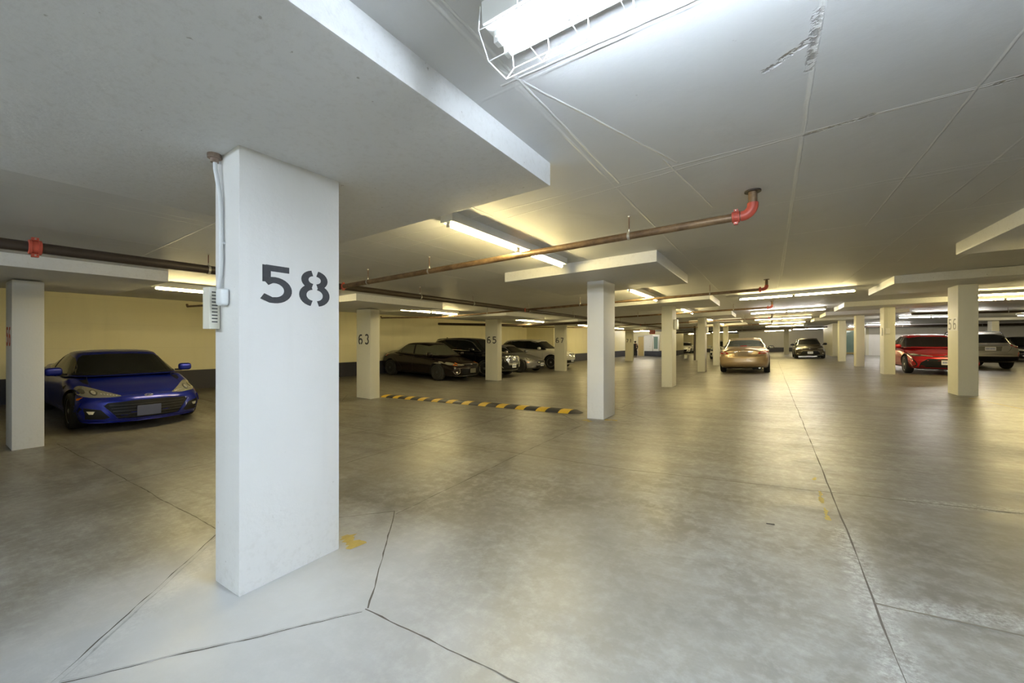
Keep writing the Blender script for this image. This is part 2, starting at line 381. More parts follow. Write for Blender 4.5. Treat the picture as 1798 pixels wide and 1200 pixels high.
def number(text, w, h, gap, mat, parent, origin, ax, out, sw=.26, name='painted_number', label=None):
    """flat painted figures on a face: origin = lower left corner, ax = reading direction, out = face normal"""
    mb = MB(); ax = Vector(ax); out = Vector(out); o0 = Vector(origin); up = Vector((0, 0, 1))
    x0 = 0
    for ch in text:
        for si, st in enumerate(DIG[ch]):
            L = []; 
            for i, p in enumerate(st):
                a = Vector(st[max(0, i - 1)]); b_ = Vector(st[min(len(st) - 1, i + 1)]); d = (b_ - a).normalized(); nn = Vector((-d.y, d.x)) * sw / 2
                L.append((Vector(p) + nn, Vector(p) - nn))
            vs = []; off = .0012 + .0003 * si
            for l, r in L:
                for q in (l, r):
                    P3 = o0 + ax * (x0 + q.x * w) + up * (q.y * h / 1.6)
                    vs.append(P3 - out * .001); vs.append(P3 + out * off)
            fs = []
            for i in range(len(L) - 1):
                a = i * 4; b = a + 4
                fs += [(a + 1, a + 3, b + 3, b + 1), (a, b, b + 2, a + 2), (a, a + 1, b + 1, b), (a + 2, b + 2, b + 3, a + 3)]
            fs += [(0, 2, 3, 1), (len(L) * 4 - 4, len(L) * 4 - 3, len(L) * 4 - 1, len(L) * 4 - 2)]
            mb.add(vs, fs)
        x0 += w + gap
    o = mb.build(name, mat, parent)
    if label: o['label'] = label
    return o
M_BLACK = simple('black_stencil_paint', (.035, .038, .045), .6, noise=.4, nscale=60)
M_REDP = simple('red_stencil_paint', (.50, .10, .05), .6, noise=.3, nscale=40)
M_GREYP = simple('grey_stencil_paint', (.28, .27, .25), .6, noise=.3, nscale=40)
M_PATCH = simple('white_patch_paint', (.80, .79, .74), .5)

# ---------------------------------------------------------------- columns with drop panels
def column(x0, x1, y0, y1, px0, px1, py0, py1, label, mat=M_COL, group='white concrete columns'):
    xc, yc = (x0 + x1) / 2, (y0 + y1) / 2; zb = zf(xc)
    root = empty('concrete_column', (xc, yc, zb), label, 'column', group)
    hx, hy = (x1 - x0) / 2, (y1 - y0) / 2
    mb = MB(); mb.box(-hx, hx, -hy, hy, 0, H_PANEL + .02)
    mb.v = [(x, y, (z + (zf(x + xc) - zb)) + (dip(x + xc, y + yc) - .003 if z < .01 else 0)) for x, y, z in mb.v]
    mb.build('shaft', mat, root, smooth=40, bevel=.007)
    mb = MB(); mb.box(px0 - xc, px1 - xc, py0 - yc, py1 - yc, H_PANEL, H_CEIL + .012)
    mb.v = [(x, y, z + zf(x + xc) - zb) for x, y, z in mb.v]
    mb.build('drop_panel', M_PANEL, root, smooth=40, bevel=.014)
    return root
GC = 'square white concrete columns carrying drop panels'
ROW_P = []
plab = ['white concrete column stencilled 58, the biggest and nearest', 'plain white concrete column at the right end of the striped speed bump',
        'cream column with a small white box near its top, next behind the speed bump column', 'cream column with a scuffed dark foot, just right of the dark downpipe',
        'narrow white column partly hiding the white car left of the gold sedan', 'narrow cream column directly at the left rear corner of the gold sedan']
for i, y in enumerate(P_COLS):
    c = column(-2.69, -2.39, y, y + .59, -3.80, -1.29, y - .95 if i else .03, y + 1.5, plab[i], M_COL if i < 2 else M_COLW, GC)
    ROW_P.append(c)
ROW_L = []
llab = ['column at the far left with a red 56, beside the blue coupe', 'cream column stencilled 63, at the left end of the speed bump', 'cream column stencilled 65 between the black sedan and the chrome-grilled SUV',
        'cream column stencilled 67 in front of the white crossover', 'distant cream column stencilled 71 beside the walking person']
for i, y in enumerate(L_COLS):
    c = column(-9.55, -8.96, y, y + .30, -10.6, -7.6, y - 1.4, y + 1.35, llab[i], M_COLW if i else M_COL, GC)
    ROW_L.append(c)
ROW_R = []
rlab = ['column out beyond the right edge under the pale drop panel corner', 'white column at right with grey 56 on a white patch, before the grey wagon', 'cream column beside the red sedan\'s headlight with a small white detector',
        'second cream column left of the red sedan, in front of the white wall', 'slim cream column beside the glass door of the stair core']
for i, y in enumerate(R_COLS):
    c = column(3.4, 3.70, y, y + .59, 2.16, 4.95, y - 1.2, y + 1.35, rlab[i], M_COLW, GC)
    ROW_R.append(c)
far = column(1.15, 1.55, 46, 46.4, .2, 2.4, 45, 47.4, 'small lone column at the far end between gold and bronze sedans', M_COLW, GC)
far2 = column(11.3, 11.6, 36, 36.59, 10.1, 12.9, 34.8, 37.4, 'far right column rising behind the roof rails of the grey wagon', M_COLW, GC)

def on_col(c, P): return Vector(P) - c.location
c = ROW_P[0]
number('58', .165, .206, .062, M_BLACK, c, on_col(c, (-2.389, 1.092, 1.498)), (0, 1, 0), (1, 0, 0), sw=.27, label='large black stencilled 58')
# the 8 sits a touch lower and is narrower, painted by hand
for c, txt in zip(ROW_L[1:], ('63', '65', '67', '71')):
    y = c.location.y - .15
    number(txt, .17, .27, .10, M_BLACK, c, on_col(c, (-9.46, y - .001, 1.475 + zf(-9.26))), (1, 0, 0), (0, -1, 0), sw=.25)
c = ROW_L[0]
number('56', .15, .27, .09, M_REDP, c, on_col(c, (-9.47, .819, 1.49 + zf(-9.26))), (1, 0, 0), (0, -1, 0), sw=.25, label='faded red 56')
c = ROW_R[1]
MB().box(-.003, 0, 0, .57, 0, .30).build('painted_patch', M_PATCH, c, loc=on_col(c, (3.4, 12.395, 1.40 + zf(3.4))))
number('56', .16, .24, .10, M_GREYP, c, on_col(c, (3.3965, 12.90, 1.43 + zf(3.4))), (0, -1, 0), (-1, 0, 0), sw=.20, label='grey 56')

# ---------------------------------------------------------------- fluorescent lamps
M_HOUS = simple('white_lamp_enamel', (.80, .81, .80), .35)
M_TCOOL = emis('cool_tube', (.76, .87, 1.0), E_COOL)
M_TWARM = emis('warm_tube', (1.0, .81, .37), E_WARM)
M_TWHITE = emis('white_tube', (1.0, .95, .86), E_WHITE)
M_WIRE = simple('white_wire', (.85, .86, .85), .4)
def lamp(x0, y0, along, tube, label, guard=False, L=2.5, ntube=1, group='ceiling fluorescent lamps'):
    zz = zf(x0 + (L / 2 if along == 'x' else 0)) + H_CEIL
    root = empty('fluorescent_lamp', (x0, y0, zz), label, 'lamp', group)
    if along == 'y': root.rotation_euler = (0, 0, math.pi / 2)
    else:
        root.rotation_euler = (0, -math.atan(S if -9.2 < x0 < 3 else 0), 0); root.location.z = zf(x0) + H_CEIL
    hw = .10 if ntube == 2 else .075
    mb = MB(); mb.box(0, L, -hw, hw, -.085, .01)
    mb.build('housing', M_HOUS, root, bevel=.006, smooth=40)
    h = L / 2
    for k in range(2):
        a = k * h + .03; b_ = (k + 1) * h - .03
        for yy in ((0,) if ntube == 1 else (-.035, .035)):
            MB().tube([(a, yy, -.110), (b_, yy, -.110)], .0165, 12).build('fluorescent_tube', tube, root, smooth=40)
            for q in (a, b_):
                MB().box(q - .012, q + .012, yy - .016, yy + .016, -.132, -.08).build('lamp_holder', M_HOUS, root, bevel=.004)
    if guard:
        mb = MB(); prof = [(-.105, -.02), (-.12, -.12), (-.06, -.20), (.06, -.20), (.12, -.12), (.105, -.02)]
        n = 15
        for i in range(n + 1):
            x = .0 + L * i / n
            mb.tube([(x, y, z) for y, z in prof], .0022, 5)
        for y, z in prof[1:5]: mb.tube([(0, y, z), (L, y, z)], .0022, 5)
        mb.build('wire_guard', M_WIRE, root)
    return root
lamp(-.90, 1.27, 'x', M_TCOOL, 'nearest bright white tube lamp in a wire guard, top centre of the picture', guard=True, ntube=2)
lamp(-2.55, 2.78, 'y', M_TWARM, 'long tube lamp behind the brown pipe, over the space right of column 58')
lamp(-2.55, 8.55, 'y', M_TWARM, 'tube lamp behind the drop panel of the speed bump column')
lamp(-2.55, 14.5, 'y', M_TWARM, 'tube lamp glowing between the second and third columns behind the bump')
lamp(-2.55, 21.0, 'y', M_TWARM, 'tube lamp two columns left of the gold sedan, mostly hidden by a panel')
lamp(-2.55, 27.0, 'y', M_TWARM, 'tube lamp above the white car beside the gold sedan')
lamp(-8.80, 2.3, 'y', M_TWARM, 'tube lamp above the blue coupe, left of column 58')
lamp(-8.85, 7.7, 'y', M_TWARM, 'tube lamp above the black sedan between 63 and 65')
lamp(-8.9, 13.9, 'y', M_TWARM, 'tube lamp right of column 65 over the silver coupe')
lamp(-8.9, 20.3, 'y', M_TWARM, 'tube lamp just right of column 67')
lamp(-8.9, 26.0, 'y', M_TWARM, 'small distant tube lamp left of column 71')
lamp(-8.9, 33.0, 'y', M_TWARM, 'distant tube lamp beyond column 71')
lamp(-.73, 12.65, 'x', M_TWARM, 'double tube lamp across the aisle, the nearest of the row over the gold sedan')
lamp(-.68, 19.3, 'x', M_TWHITE, 'second white double tube lamp of the row across the aisle')
lamp(-.7, 25.2, 'x', M_TWARM, 'third double tube lamp of the row across the aisle')
lamp(-.6, 31.0, 'x', M_TWARM, 'fourth double tube lamp of the row across the aisle')
lamp(-.3, 37.5, 'x', M_TWARM, 'fifth double tube lamp of the row across the aisle')
lamp(2.0, 50.0, 'x', M_TWHITE, 'far white tube lamp above the bronze sedan')
lamp(-5.5, 50.0, 'x', M_TWARM, 'far tube lamp above the roof of the gold sedan')
lamp(-.5, 53.5, 'x', M_TWARM, 'farthest tube lamp before the back wall')
lamp(4.7, 16.5, 'x', M_TWARM, 'upper of the two tube lamps right of the patch-marked 56 column')
lamp(4.8, 18.4, 'x', M_TWARM, 'lower of the two tube lamps right of the patch-marked 56 column')
lamp(5.7, 26.4, 'x', M_TWHITE, 'upper tube lamp in the gap above the red sedan')
lamp(5.9, 29.6, 'x', M_TWHITE, 'middle tube lamp in the gap above the red sedan')
lamp(6.3, 40.9, 'x', M_TWHITE, 'lowest tube lamp in the gap above the red sedan')
lamp(10.4, 30.5, 'x', M_TWARM, 'tube lamp at the right edge above the black car')
lamp(-11.6, 38.6, 'x', M_TWHITE, 'tube lamp lighting the lobby wall behind column 71')
lamp(-8.6, 54.0, 'x', M_TWARM, 'far tube lamp above the white hatchback')
lamp(5.75, 45.0, 'x', M_TWHITE, 'tube lamp inside the door recess', L=.95)
lamp(7.0, 6.0, 'y', M_TWARM, 'tube lamp over the bays beyond the right edge')
lamp(-5.5, -2.0, 'x', M_TCOOL, 'tube lamp over the left lane behind the camera')
lamp(-.9, -2.6, 'x', M_TCOOL, 'tube lamp right behind the camera over the aisle', ntube=2)

# ---------------------------------------------------------------- sprinkler pipes
def rust_mat():
    m, t, b = newmat('brown_steel_pipe')
    p = t.pos(); n = t.noise(p, 7, 6, .7)
    c = t.mix(t.ramp(n, .35, .65), (.10, .060, .032), (.24, .155, .080))
    t.l.new(c, b.inputs['Base Color']); b.inputs['Metallic'].default_value = .25; b.inputs['Roughness'].default_value = .42
    return m
M_PIPE = rust_mat()
M_DPIPE = simple('dark_steel_pipe', (.055, .040, .030), .4, .2, noise=.5, nscale=5)
M_RED = simple('red_coupling_paint', (.45, .075, .045), .45, noise=.25, nscale=20)
M_ZINC = simple('zinc_hanger', (.50, .49, .45), .4, .7)
M_ROD = simple('dark_threaded_rod', (.14, .06, .04), .6, .3)
def coupling(parent, p, d, r, mat=M_RED):
    """grooved clamp round a pipe with two bolts"""
    d = Vector(d).normalized(); p = Vector(p)
    mb = MB(); w = r * .85
    mb.tube([p - d * w, p - d * w * .9, p - d * w * .5, p - d * w * .45, p + d * w * .45, p + d * w * .5, p + d * w * .9, p + d * w], [r * 1.12, r * 1.35, r * 1.38, r * 1.25, r * 1.25, r * 1.38, r * 1.35, r * 1.12], 16)
    for s in (-1, 1):
        side = d.cross(Vector((0, 0, 1))).normalized()
        q = p + Vector((0, 0, s * r * 1.5))
        mb.box(q.x - r * .45, q.x + r * .45, q.y - r * .45, q.y + r * .45, q.z - r * .3, q.z + r * .3)
    co = mb.build('pipe_coupling', mat, parent, smooth=40)
    for s in (-1, 1):
        side = d.cross(Vector((0, 0, 1))).normalized()
        q = p + Vector((0, 0, s * r * 1.5)); MB().tube([q - side * r * .8, q + side * r * .8], r * .14, 6).build('bolt', M_ZINC, co)
def hanger(parent, p, r, base, d=(1, 0, 0)):
    p = Vector(p); top = zf(base.x + p.x) + H_CEIL - base.z
    hg = MB(); dd = Vector(d)
    side = dd.cross(Vector((0, 0, 1))).normalized()
    ring = [p + side * (r * 1.08) * math.cos(t) + Vector((0, 0, 1)) * (r * 1.08) * math.sin(t) for t in [2 * math.pi * k / 16 for k in range(17)]]
    vs = []; 
    for q in ring:
        nn = (q - p).normalized()
        for a in (-.012, .012):
            for b_ in (0, .003): vs.append(q + dd * a + nn * b_)
    fs = []
    for i in range(16):
        a = i * 4; b = a + 4; fs += [(a, a + 2, b + 2, b), (a + 1, b + 1, b + 3, a + 3), (a, b, b + 1, a + 1), (a + 2, a + 3, b + 3, b + 2)]
    hg.add(vs, fs); hg.tube([p + Vector((0, 0, r)), p + Vector((0, 0, r + .03))], .008, 8)
    h = hg.build('pipe_hanger', M_ZINC, parent)
    MB().tube([p + Vector((0, 0, r + .02)), (p.x, p.y, top + .01)], .005, 8).build('hanger_rod', M_ROD, h)
    MB().tube([(p.x, p.y, top - .012), (p.x, p.y, top + .004)], .014, 8).build('ceiling_anchor', M_ZINC, h)
def pipe_run(name, pts, r, mat, label, coup=(), hang=(), group='overhead sprinkler pipes', elbow=None):
    p0 = Vector(pts[0]); root = empty(name, p0, label, 'pipe', group)
    q = [Vector(p) - p0 for p in pts]
    d = (q[1] - q[0]).normalized()
    MB().tube(q, r, 16).build('pipe', mat, root, smooth=40)
    for t in coup: coupling(root, q[0].lerp(q[1], t), d, r)
    for t in hang: hanger(root, q[0].lerp(q[1], t), r, p0, d)
    if elbow:       # turns up into the ceiling at the end q[1]
        e = q[1]; R_ = r * 2.2
        arcp = [e + d * (R_ * math.sin(a)) + Vector((0, 0, R_ * (1 - math.cos(a)))) for a in [math.pi / 2 * k / 8 for k in range(9)]]
        arcp.append(arcp[-1] + Vector((0, 0, r * .5)))
        MB().tube([e - d * .01] + arcp, [r * 1.18] * 11, 16).build('elbow', elbow, root, smooth=40)
        tp = arcp[-1]; top = zf(p0.x + tp.x) + H_CEIL - p0.z
        if top > tp.z:
            nip = MB().tube([tp - Vector((0, 0, .01)), (tp.x, tp.y, top + .005)], r * .95, 14).build('riser_nipple', M_PIPE, root, smooth=40)
            MB().tube([(tp.x, tp.y, top - .012), (tp.x, tp.y, top + .004)], r * 1.75, 20).build('ceiling_flange', M_DPIPE, root, smooth=40)
    return root
HP = 2.36
def pz(x, h=HP): return zf(x) + h
pipe_run('sprinkler_pipe', [(-5.95, -3.9, pz(-5.95)), (-5.95, 41, pz(-5.95))], .052, M_DPIPE, 'long dark main pipe running from the left edge away down the left lane', coup=[.1021],
         hang=[.1335, .214, .252, .31, .38, .50, .6, .7, .8])
CR = [(3.95, 'nearest brown branch pipe crossing the ceiling from the main pipe to a red elbow', .16), (9.75, 'second brown branch pipe crossing behind the speed bump column to a red elbow', .3),
      (15.1, 'third branch pipe ending in a rusty elbow over the aisle', .3), (21.9, 'fourth branch pipe ending over the aisle lamps', .3), (29.2, 'fifth and farthest branch pipe over the aisle', .3)]
for i, (y, lab, k) in enumerate(CR):
    x1 = [-.20, -.12, 0, .02, .05][i]; r = .036 if i == 0 else .030
    pipe_run('sprinkler_pipe', [(-5.95, y, pz(-5.95)), (x1, y, pz(x1))], r, M_PIPE, lab, coup=[.008, .992], hang=[.12, .35, .83] if i == 0 else [.3, .83], elbow=M_RED if i < 3 else M_DPIPE)
WR = [(3.95, -12.5, 'branch pipe end poking out left of column 58 over the blue coupe'), (9.75, -12.2, 'branch pipe end left of the 65 column above the black sedan'), (21.5, -13.2, 'branch pipe end above the white crossover'), (29.0, -11.6, 'distant branch pipe end left of the speed bump column')]
for y, x0, lab in WR:
    pipe_run('sprinkler_pipe', [(-5.95, y, pz(-5.95)), (-9.2, y, pz(-9.2)), (x0, y, pz(x0) - .02), (x0 - .03, y, pz(x0) + .04)], .026, M_PIPE, lab, hang=[.4])
pipe_run('drain_pipe', [(-13.9, 14.6, pz(-13.9, 2.28)), (-9.2, 14.8, pz(-9.2, 2.26)), (-6.2, 15.6, pz(-6.2, 2.26)), (-6.0, 15.7, H_CEIL + zf(-6) + .02)], .06, M_DPIPE, 'thick black drain pipe crossing above columns 65 and 67', coup=[.62], hang=[])
pipe_run('drain_pipe', [(-8, 40.6, pz(-8, 2.33)), (3.9, 40.6, pz(3.7, 2.33))], .065, M_DPIPE, 'long dark pipe across the far aisle above the gold and bronze sedans', hang=[.2, .5, .8])
pipe_run('drain_pipe', [(5.8, 41.8, pz(5, 2.33)), (19.5, 41.8, pz(5, 2.33))], .09, M_DPIPE, 'thick dark pipe along the white wall behind the red sedan', hang=[.2, .5, .8])
pipe_run('drain_pipe', [(5.2, 24.0, pz(5, 2.36)), (19.5, 25.5, pz(5, 2.36))], .05, M_DPIPE, 'dark pipe across the bays above the grey wagon', hang=[.2, .5, .8])
dp = pipe_run('downpipe', [(-4.72, 32.4, zf(-4.72)), (-4.72, 32.4, H_CEIL + zf(-4.72))], .075, M_DPIPE, 'dark vertical downpipe standing left of the scuffed column')
MB().box(-.02, .12, -.12, .12, 0, H_CEIL + .01).build('pipe_guard', M_COLW, dp, loc=(.10, .1, 0))

# ---------------------------------------------------------------- conduit and gas detector on column 58
M_COND = simple('white_painted_conduit', (.76, .79, .81), .4)
M_BRASS = simple('rusty_fitting', (.30, .23, .19), .5, .4, noise=.5, nscale=40)
cz = zf(-2.54)
root = empty('electrical_conduit', (-2.60, .955, 1.55), 'white conduit running down the left face of column 58', 'conduit')
base = Vector((-2.60, .955, 1.55))
pts = [(-2.612, .950, 2.32), (-2.612, .952, 2.24), (-2.600, .958, 2.17), (-2.580, .964, 2.08), (-2.575, .966, 1.95), (-2.572, .966, 1.72), (-2.580, .966, 1.64), (-2.592, .960, 1.56)]
MB().tube([Vector(p) - base for p in pts], .0105, 12).build('conduit_tube', M_COND, root, smooth=40)
MB().tube([Vector(p) - base for p in ((-2.612, .948, 2.275), (-2.612, .948, 2.295), (-2.612, .948, 2.297), (-2.612, .948, 2.322))], [.02, .02, .034, .034], 14).build('ceiling_fitting', M_BRASS, root, smooth=40)
MB().box(-.028, .028, .012, .024, -.006, .006).build('pipe_strap', M_COND, root, bevel=.002, loc=(.02, 0, .27))
root = empty('gas_detector', (-2.56, .98, 1.47), 'cream louvred gas detector box hung beside the left face of column 58', 'detector')
MB().box(-.018, .062, -.042, .0, -.002, .092).build('junction_box', M_COND, root, bevel=.018, smooth=50, seg=4)
M_CREAM = simple('cream_plastic', (.70, .68, .58), .4)
bx = MB().box(-.075, 0, -.122, -.068, -.12, .115).build('detector_case', M_CREAM, root, bevel=.004)
bx.location = (-.085, .075, .01); bx.location = (-.06, .065, -.01)
bx.rotation_euler = (0, 0, math.radians(4))
M_SLOT = simple('dark_slot', (.03, .03, .03), .8)
sl = MB()
for k in range(10): sl.box(-.001, .0012, -.110, -.082, .083 - .0185 * k, .089 - .0185 * k)
s_ = sl.build('louvre_slots', M_SLOT, bx)
MB().box(-.0765, -.074, -.10, -.085, -.05, .0).build('indicator_strip', M_GREYP, bx)
MB().tube([(.0, .07, .035), (0, .045, .035)], .012, 10).build('mounting_bracket', M_ZINC, root)

# wall boxes on other columns
c = ROW_R[2]; d_ = rbox('wall_detector', (.10, .06, .20), (3.5, 18.95, 1.63), simple('white_plastic', (.8, .78, .7), .4), None, .012)
tag(d_, 'small white detector on the front of the column left of the red sedan', 'detector')
MB().tube([(0, .015, .09), (0, .015, .86)], .008, 8).build('detector_conduit', M_COLW, d_)
d_ = rbox('extinguisher_sign', (.03, .10, .28), (3.385, 19.2, 1.62), simple('white_plastic', (.8, .78, .7), .4), None, .006)
tag(d_, 'narrow white sign on the aisle side of the column left of the red sedan', 'sign')
d_ = rbox('emergency_light', (.09, .24, .30), (-2.34, 12.6, 1.78), simple('lamp_white_plastic', (.85, .85, .8), .35), None, .02)
tag(d_, 'white emergency light box on the column behind the speed bump column', 'light box')
d_ = rbox('emergency_light', (.09, .24, .30), (-2.34, 19.5, 1.78), MATS['lamp_white_plastic'], None, .02)
tag(d_, 'white emergency light box on the column with the scuffed dark foot', 'light box')

# ---------------------------------------------------------------- speed bump
def bump():
    root = empty('speed_bump', (-6.0, 7.15, zf(-6.0)), 'long rubber speed bump in black and yellow stripes between two columns', 'speed bump')
    A = Vector((-9.22, 7.40)); B = Vector((-2.98, 7.0)); d = (B - A); L = d.length; d.normalize(); nn = Vector((-d.y, d.x))
    my = simple('yellow_bump_paint', (.66, .43, .045), .5, noise=.25, nscale=20); mk = simple('black_rubber', (.030, .030, .034), .6, noise=.3, nscale=30)
    prof = [(-.19, 0), (-.17, .018), (-.11, .042), (-.05, .052), (.05, .052), (.11, .042), (.17, .018), (.19, 0)]
    def piece(t0, t1, mat, name, s0=1, s1=1):
        mb = MB(); vs = []
        for t, s in ((t0, s0), (t1, s1)):
            for a, z in prof:
                q = A + d * t + nn * a * max(s, .35); vs.append((q.x + 6.0, q.y - 7.15, zf(q.x) - zf(-6.0) + z * s + .002))
        n = len(prof); fs = [(i, i + 1, n + i + 1, n + i) for i in range(n - 1)] + [tuple(range(n)), tuple(range(n, 2 * n)), (0, n, 2 * n - 1, n - 1)]
        mb.add(vs, fs); mb.build(name, mat, root, smooth=30)
    n = 12; w = (L - .36) / (2 * n - 1)
    piece(0, .2, mk, 'end_cap', .15, 1); piece(L - .16, L, mk, 'end_cap', 1, .15)
    x = .2; k = 0; yw = w * .86; kw = w * 1.14
    while x < L - .17:
        ww = yw if k % 2 == 0 else kw; x2 = min(x + ww, L - .16)
        piece(x, x2, my if k % 2 == 0 else mk, 'stripe_segment'); x = x2; k += 1
bump()
#CARS
# ================================================================ cars
def interp(L, x):
    if x <= L[0][0]: return L[0][1]
    for (a, p), (b, q) in zip(L, L[1:]):
        if x <= b:
            t = (x - a) / (b - a); t2 = t * t * (3 - 2 * t)
            return p + (q - p) * (t * .45 + t2 * .55)
    return L[-1][1]
def catmull(P, n):
    out = []
    for i in range(len(P) - 1):
        a, b, c, d = P[max(i - 1, 0)], P[i], P[i + 1], P[min(i + 2, len(P) - 1)]
        for k in range(n):
            t = k / n
            out.append(tuple(.5 * (2 * b[j] + (c[j] - a[j]) * t + (2 * a[j] - 5 * b[j] + 4 * c[j] - d[j]) * t * t + (3 * b[j] - a[j] - 3 * c[j] + d[j]) * t ** 3) for j in (0, 1)))
    out.append(tuple(P[-1])); return out
def car_paint(name, col, metal=.35, rough=.28):
    m, t, b = newmat(name)
    n = t.noise(t.add('ShaderNodeTexCoord').outputs['Object'], 900, 1)
    t.l.new(t.mix(n, [x * .92 for x in col], [min(1, x * 1.08) for x in col]), b.inputs['Base Color'])
    b.inputs['Metallic'].default_value = metal; b.inputs['Roughness'].default_value = rough
    if max(col) < .03: b.inputs['Specular IOR Level'].default_value = .25
    b.inputs['Coat Weight'].default_value = .3 if max(col) < .03 else .55; b.inputs['Coat Roughness'].default_value = .04
    return m
M_RUB = simple('tyre_rubber', (.012, .012, .012), .8, noise=.3, nscale=30)
M_WELL = simple('wheel_well_black', (.008, .008, .008), .9)
M_TRIM = simple('black_trim_plastic', (.007, .007, .008), .5, spec=.2)
M_GLASS = simple('dark_car_glass', (.006, .007, .007), .04, spec=.35)
M_GLASS2 = simple('green_tinted_glass', (.045, .052, .040), .05, spec=.7)
M_CHROME = simple('bright_chrome', (.75, .75, .74), .12, 1)
M_ALLOY = simple('alloy_wheel', (.42, .42, .43), .3, .85)
M_DALLOY = simple('dark_alloy_wheel', (.06, .06, .065), .35, .6)
M_LAMPG = simple('headlight_lens', (.46, .45, .40), .16, .6, coat=1)
M_LAMPD = simple('dark_headlight_bowl', (.10, .095, .08), .12, .4, coat=1)
M_BULB = simple('headlight_projector', (.85, .85, .80), .08, .6, coat=1)
M_AMBER = simple('amber_lens', (.75, .20, .02), .15, coat=1)
M_TAIL = simple('red_tail_lens', (.40, .012, .015), .12, coat=1)
M_TAILW = simple('pale_tail_lens', (.70, .50, .45), .12, coat=1)
M_PLATE = simple('white_licence_plate', (.72, .73, .76), .4)
M_PBLUE = simple('plate_characters', (.10, .14, .35), .5)
M_SEAT = simple('seat_fabric', (.05, .05, .045), .8)

def wheel(parent, x, y, r, w, rimmat, spokes, side):
    rt = bpy.data.objects.new('wheel', None); COL.objects.link(rt); rt.parent = parent; rt.location = (x, y, r)
    if side < 0: rt.rotation_euler = (0, 0, math.pi)
    h = w / 2
    pr = [(r * .66, -h * .85), (r * .70, -h), (r * .90, -h), (r * .97, -h * .82), (r, -h * .5), (r, h * .5), (r * .97, h * .82), (r * .90, h), (r * .70, h), (r * .66, h * .85)]
    MB().lathe(pr, n=40).build('tyre', M_RUB, rt, smooth=35)
    rr = r * .68
    mb = MB()
    mb.lathe([(rr, -h * .8), (rr, h * .86), (rr * .95, h * .88), (rr * .90, h * .80), (rr * .88, -h * .8)], n=40)
    for k in range(spokes):
        a = 2 * math.pi * k / spokes; ca, sa = math.cos(a), math.sin(a)
        vs = []
        for rad, hw, yy in ((rr * .12, rr * .15 * 5 / spokes + .008, h * .86), (rr * .55, rr * .09 * 5 / spokes + .008, h * .80), (rr * .93, rr * .13 * 5 / spokes + .008, h * .74)):
            for s_, dy in ((-1, 0), (1, 0), (1, -.03), (-1, -.03)):
                vs.append((rad * ca - s_ * hw * sa, yy + dy, rad * sa + s_ * hw * ca))
        fs = [(0, 1, 2, 3), (8, 9, 10, 11)] + [(i * 4 + k2, i * 4 + (k2 + 1) % 4, i * 4 + 4 + (k2 + 1) % 4, i * 4 + 4 + k2) for i in (0, 1) for k2 in range(4)]
        mb.add(vs, fs)
    mb.build('rim', rimmat, rt, smooth=35)
    MB().lathe([(rr * .2, h * .72), (rr * .2, h * .88), (rr * .14, h * .93), (0, h * .94)], n=20).build('hub_cap', rimmat, rt, smooth=35)
    MB().lathe([(rr * .72, -.02), (rr * .72, .012), (0, .014)], n=28).build('brake_disc', simple('brake_disc', (.10, .10, .10), .4, .7), rt, smooth=35)
    return rt

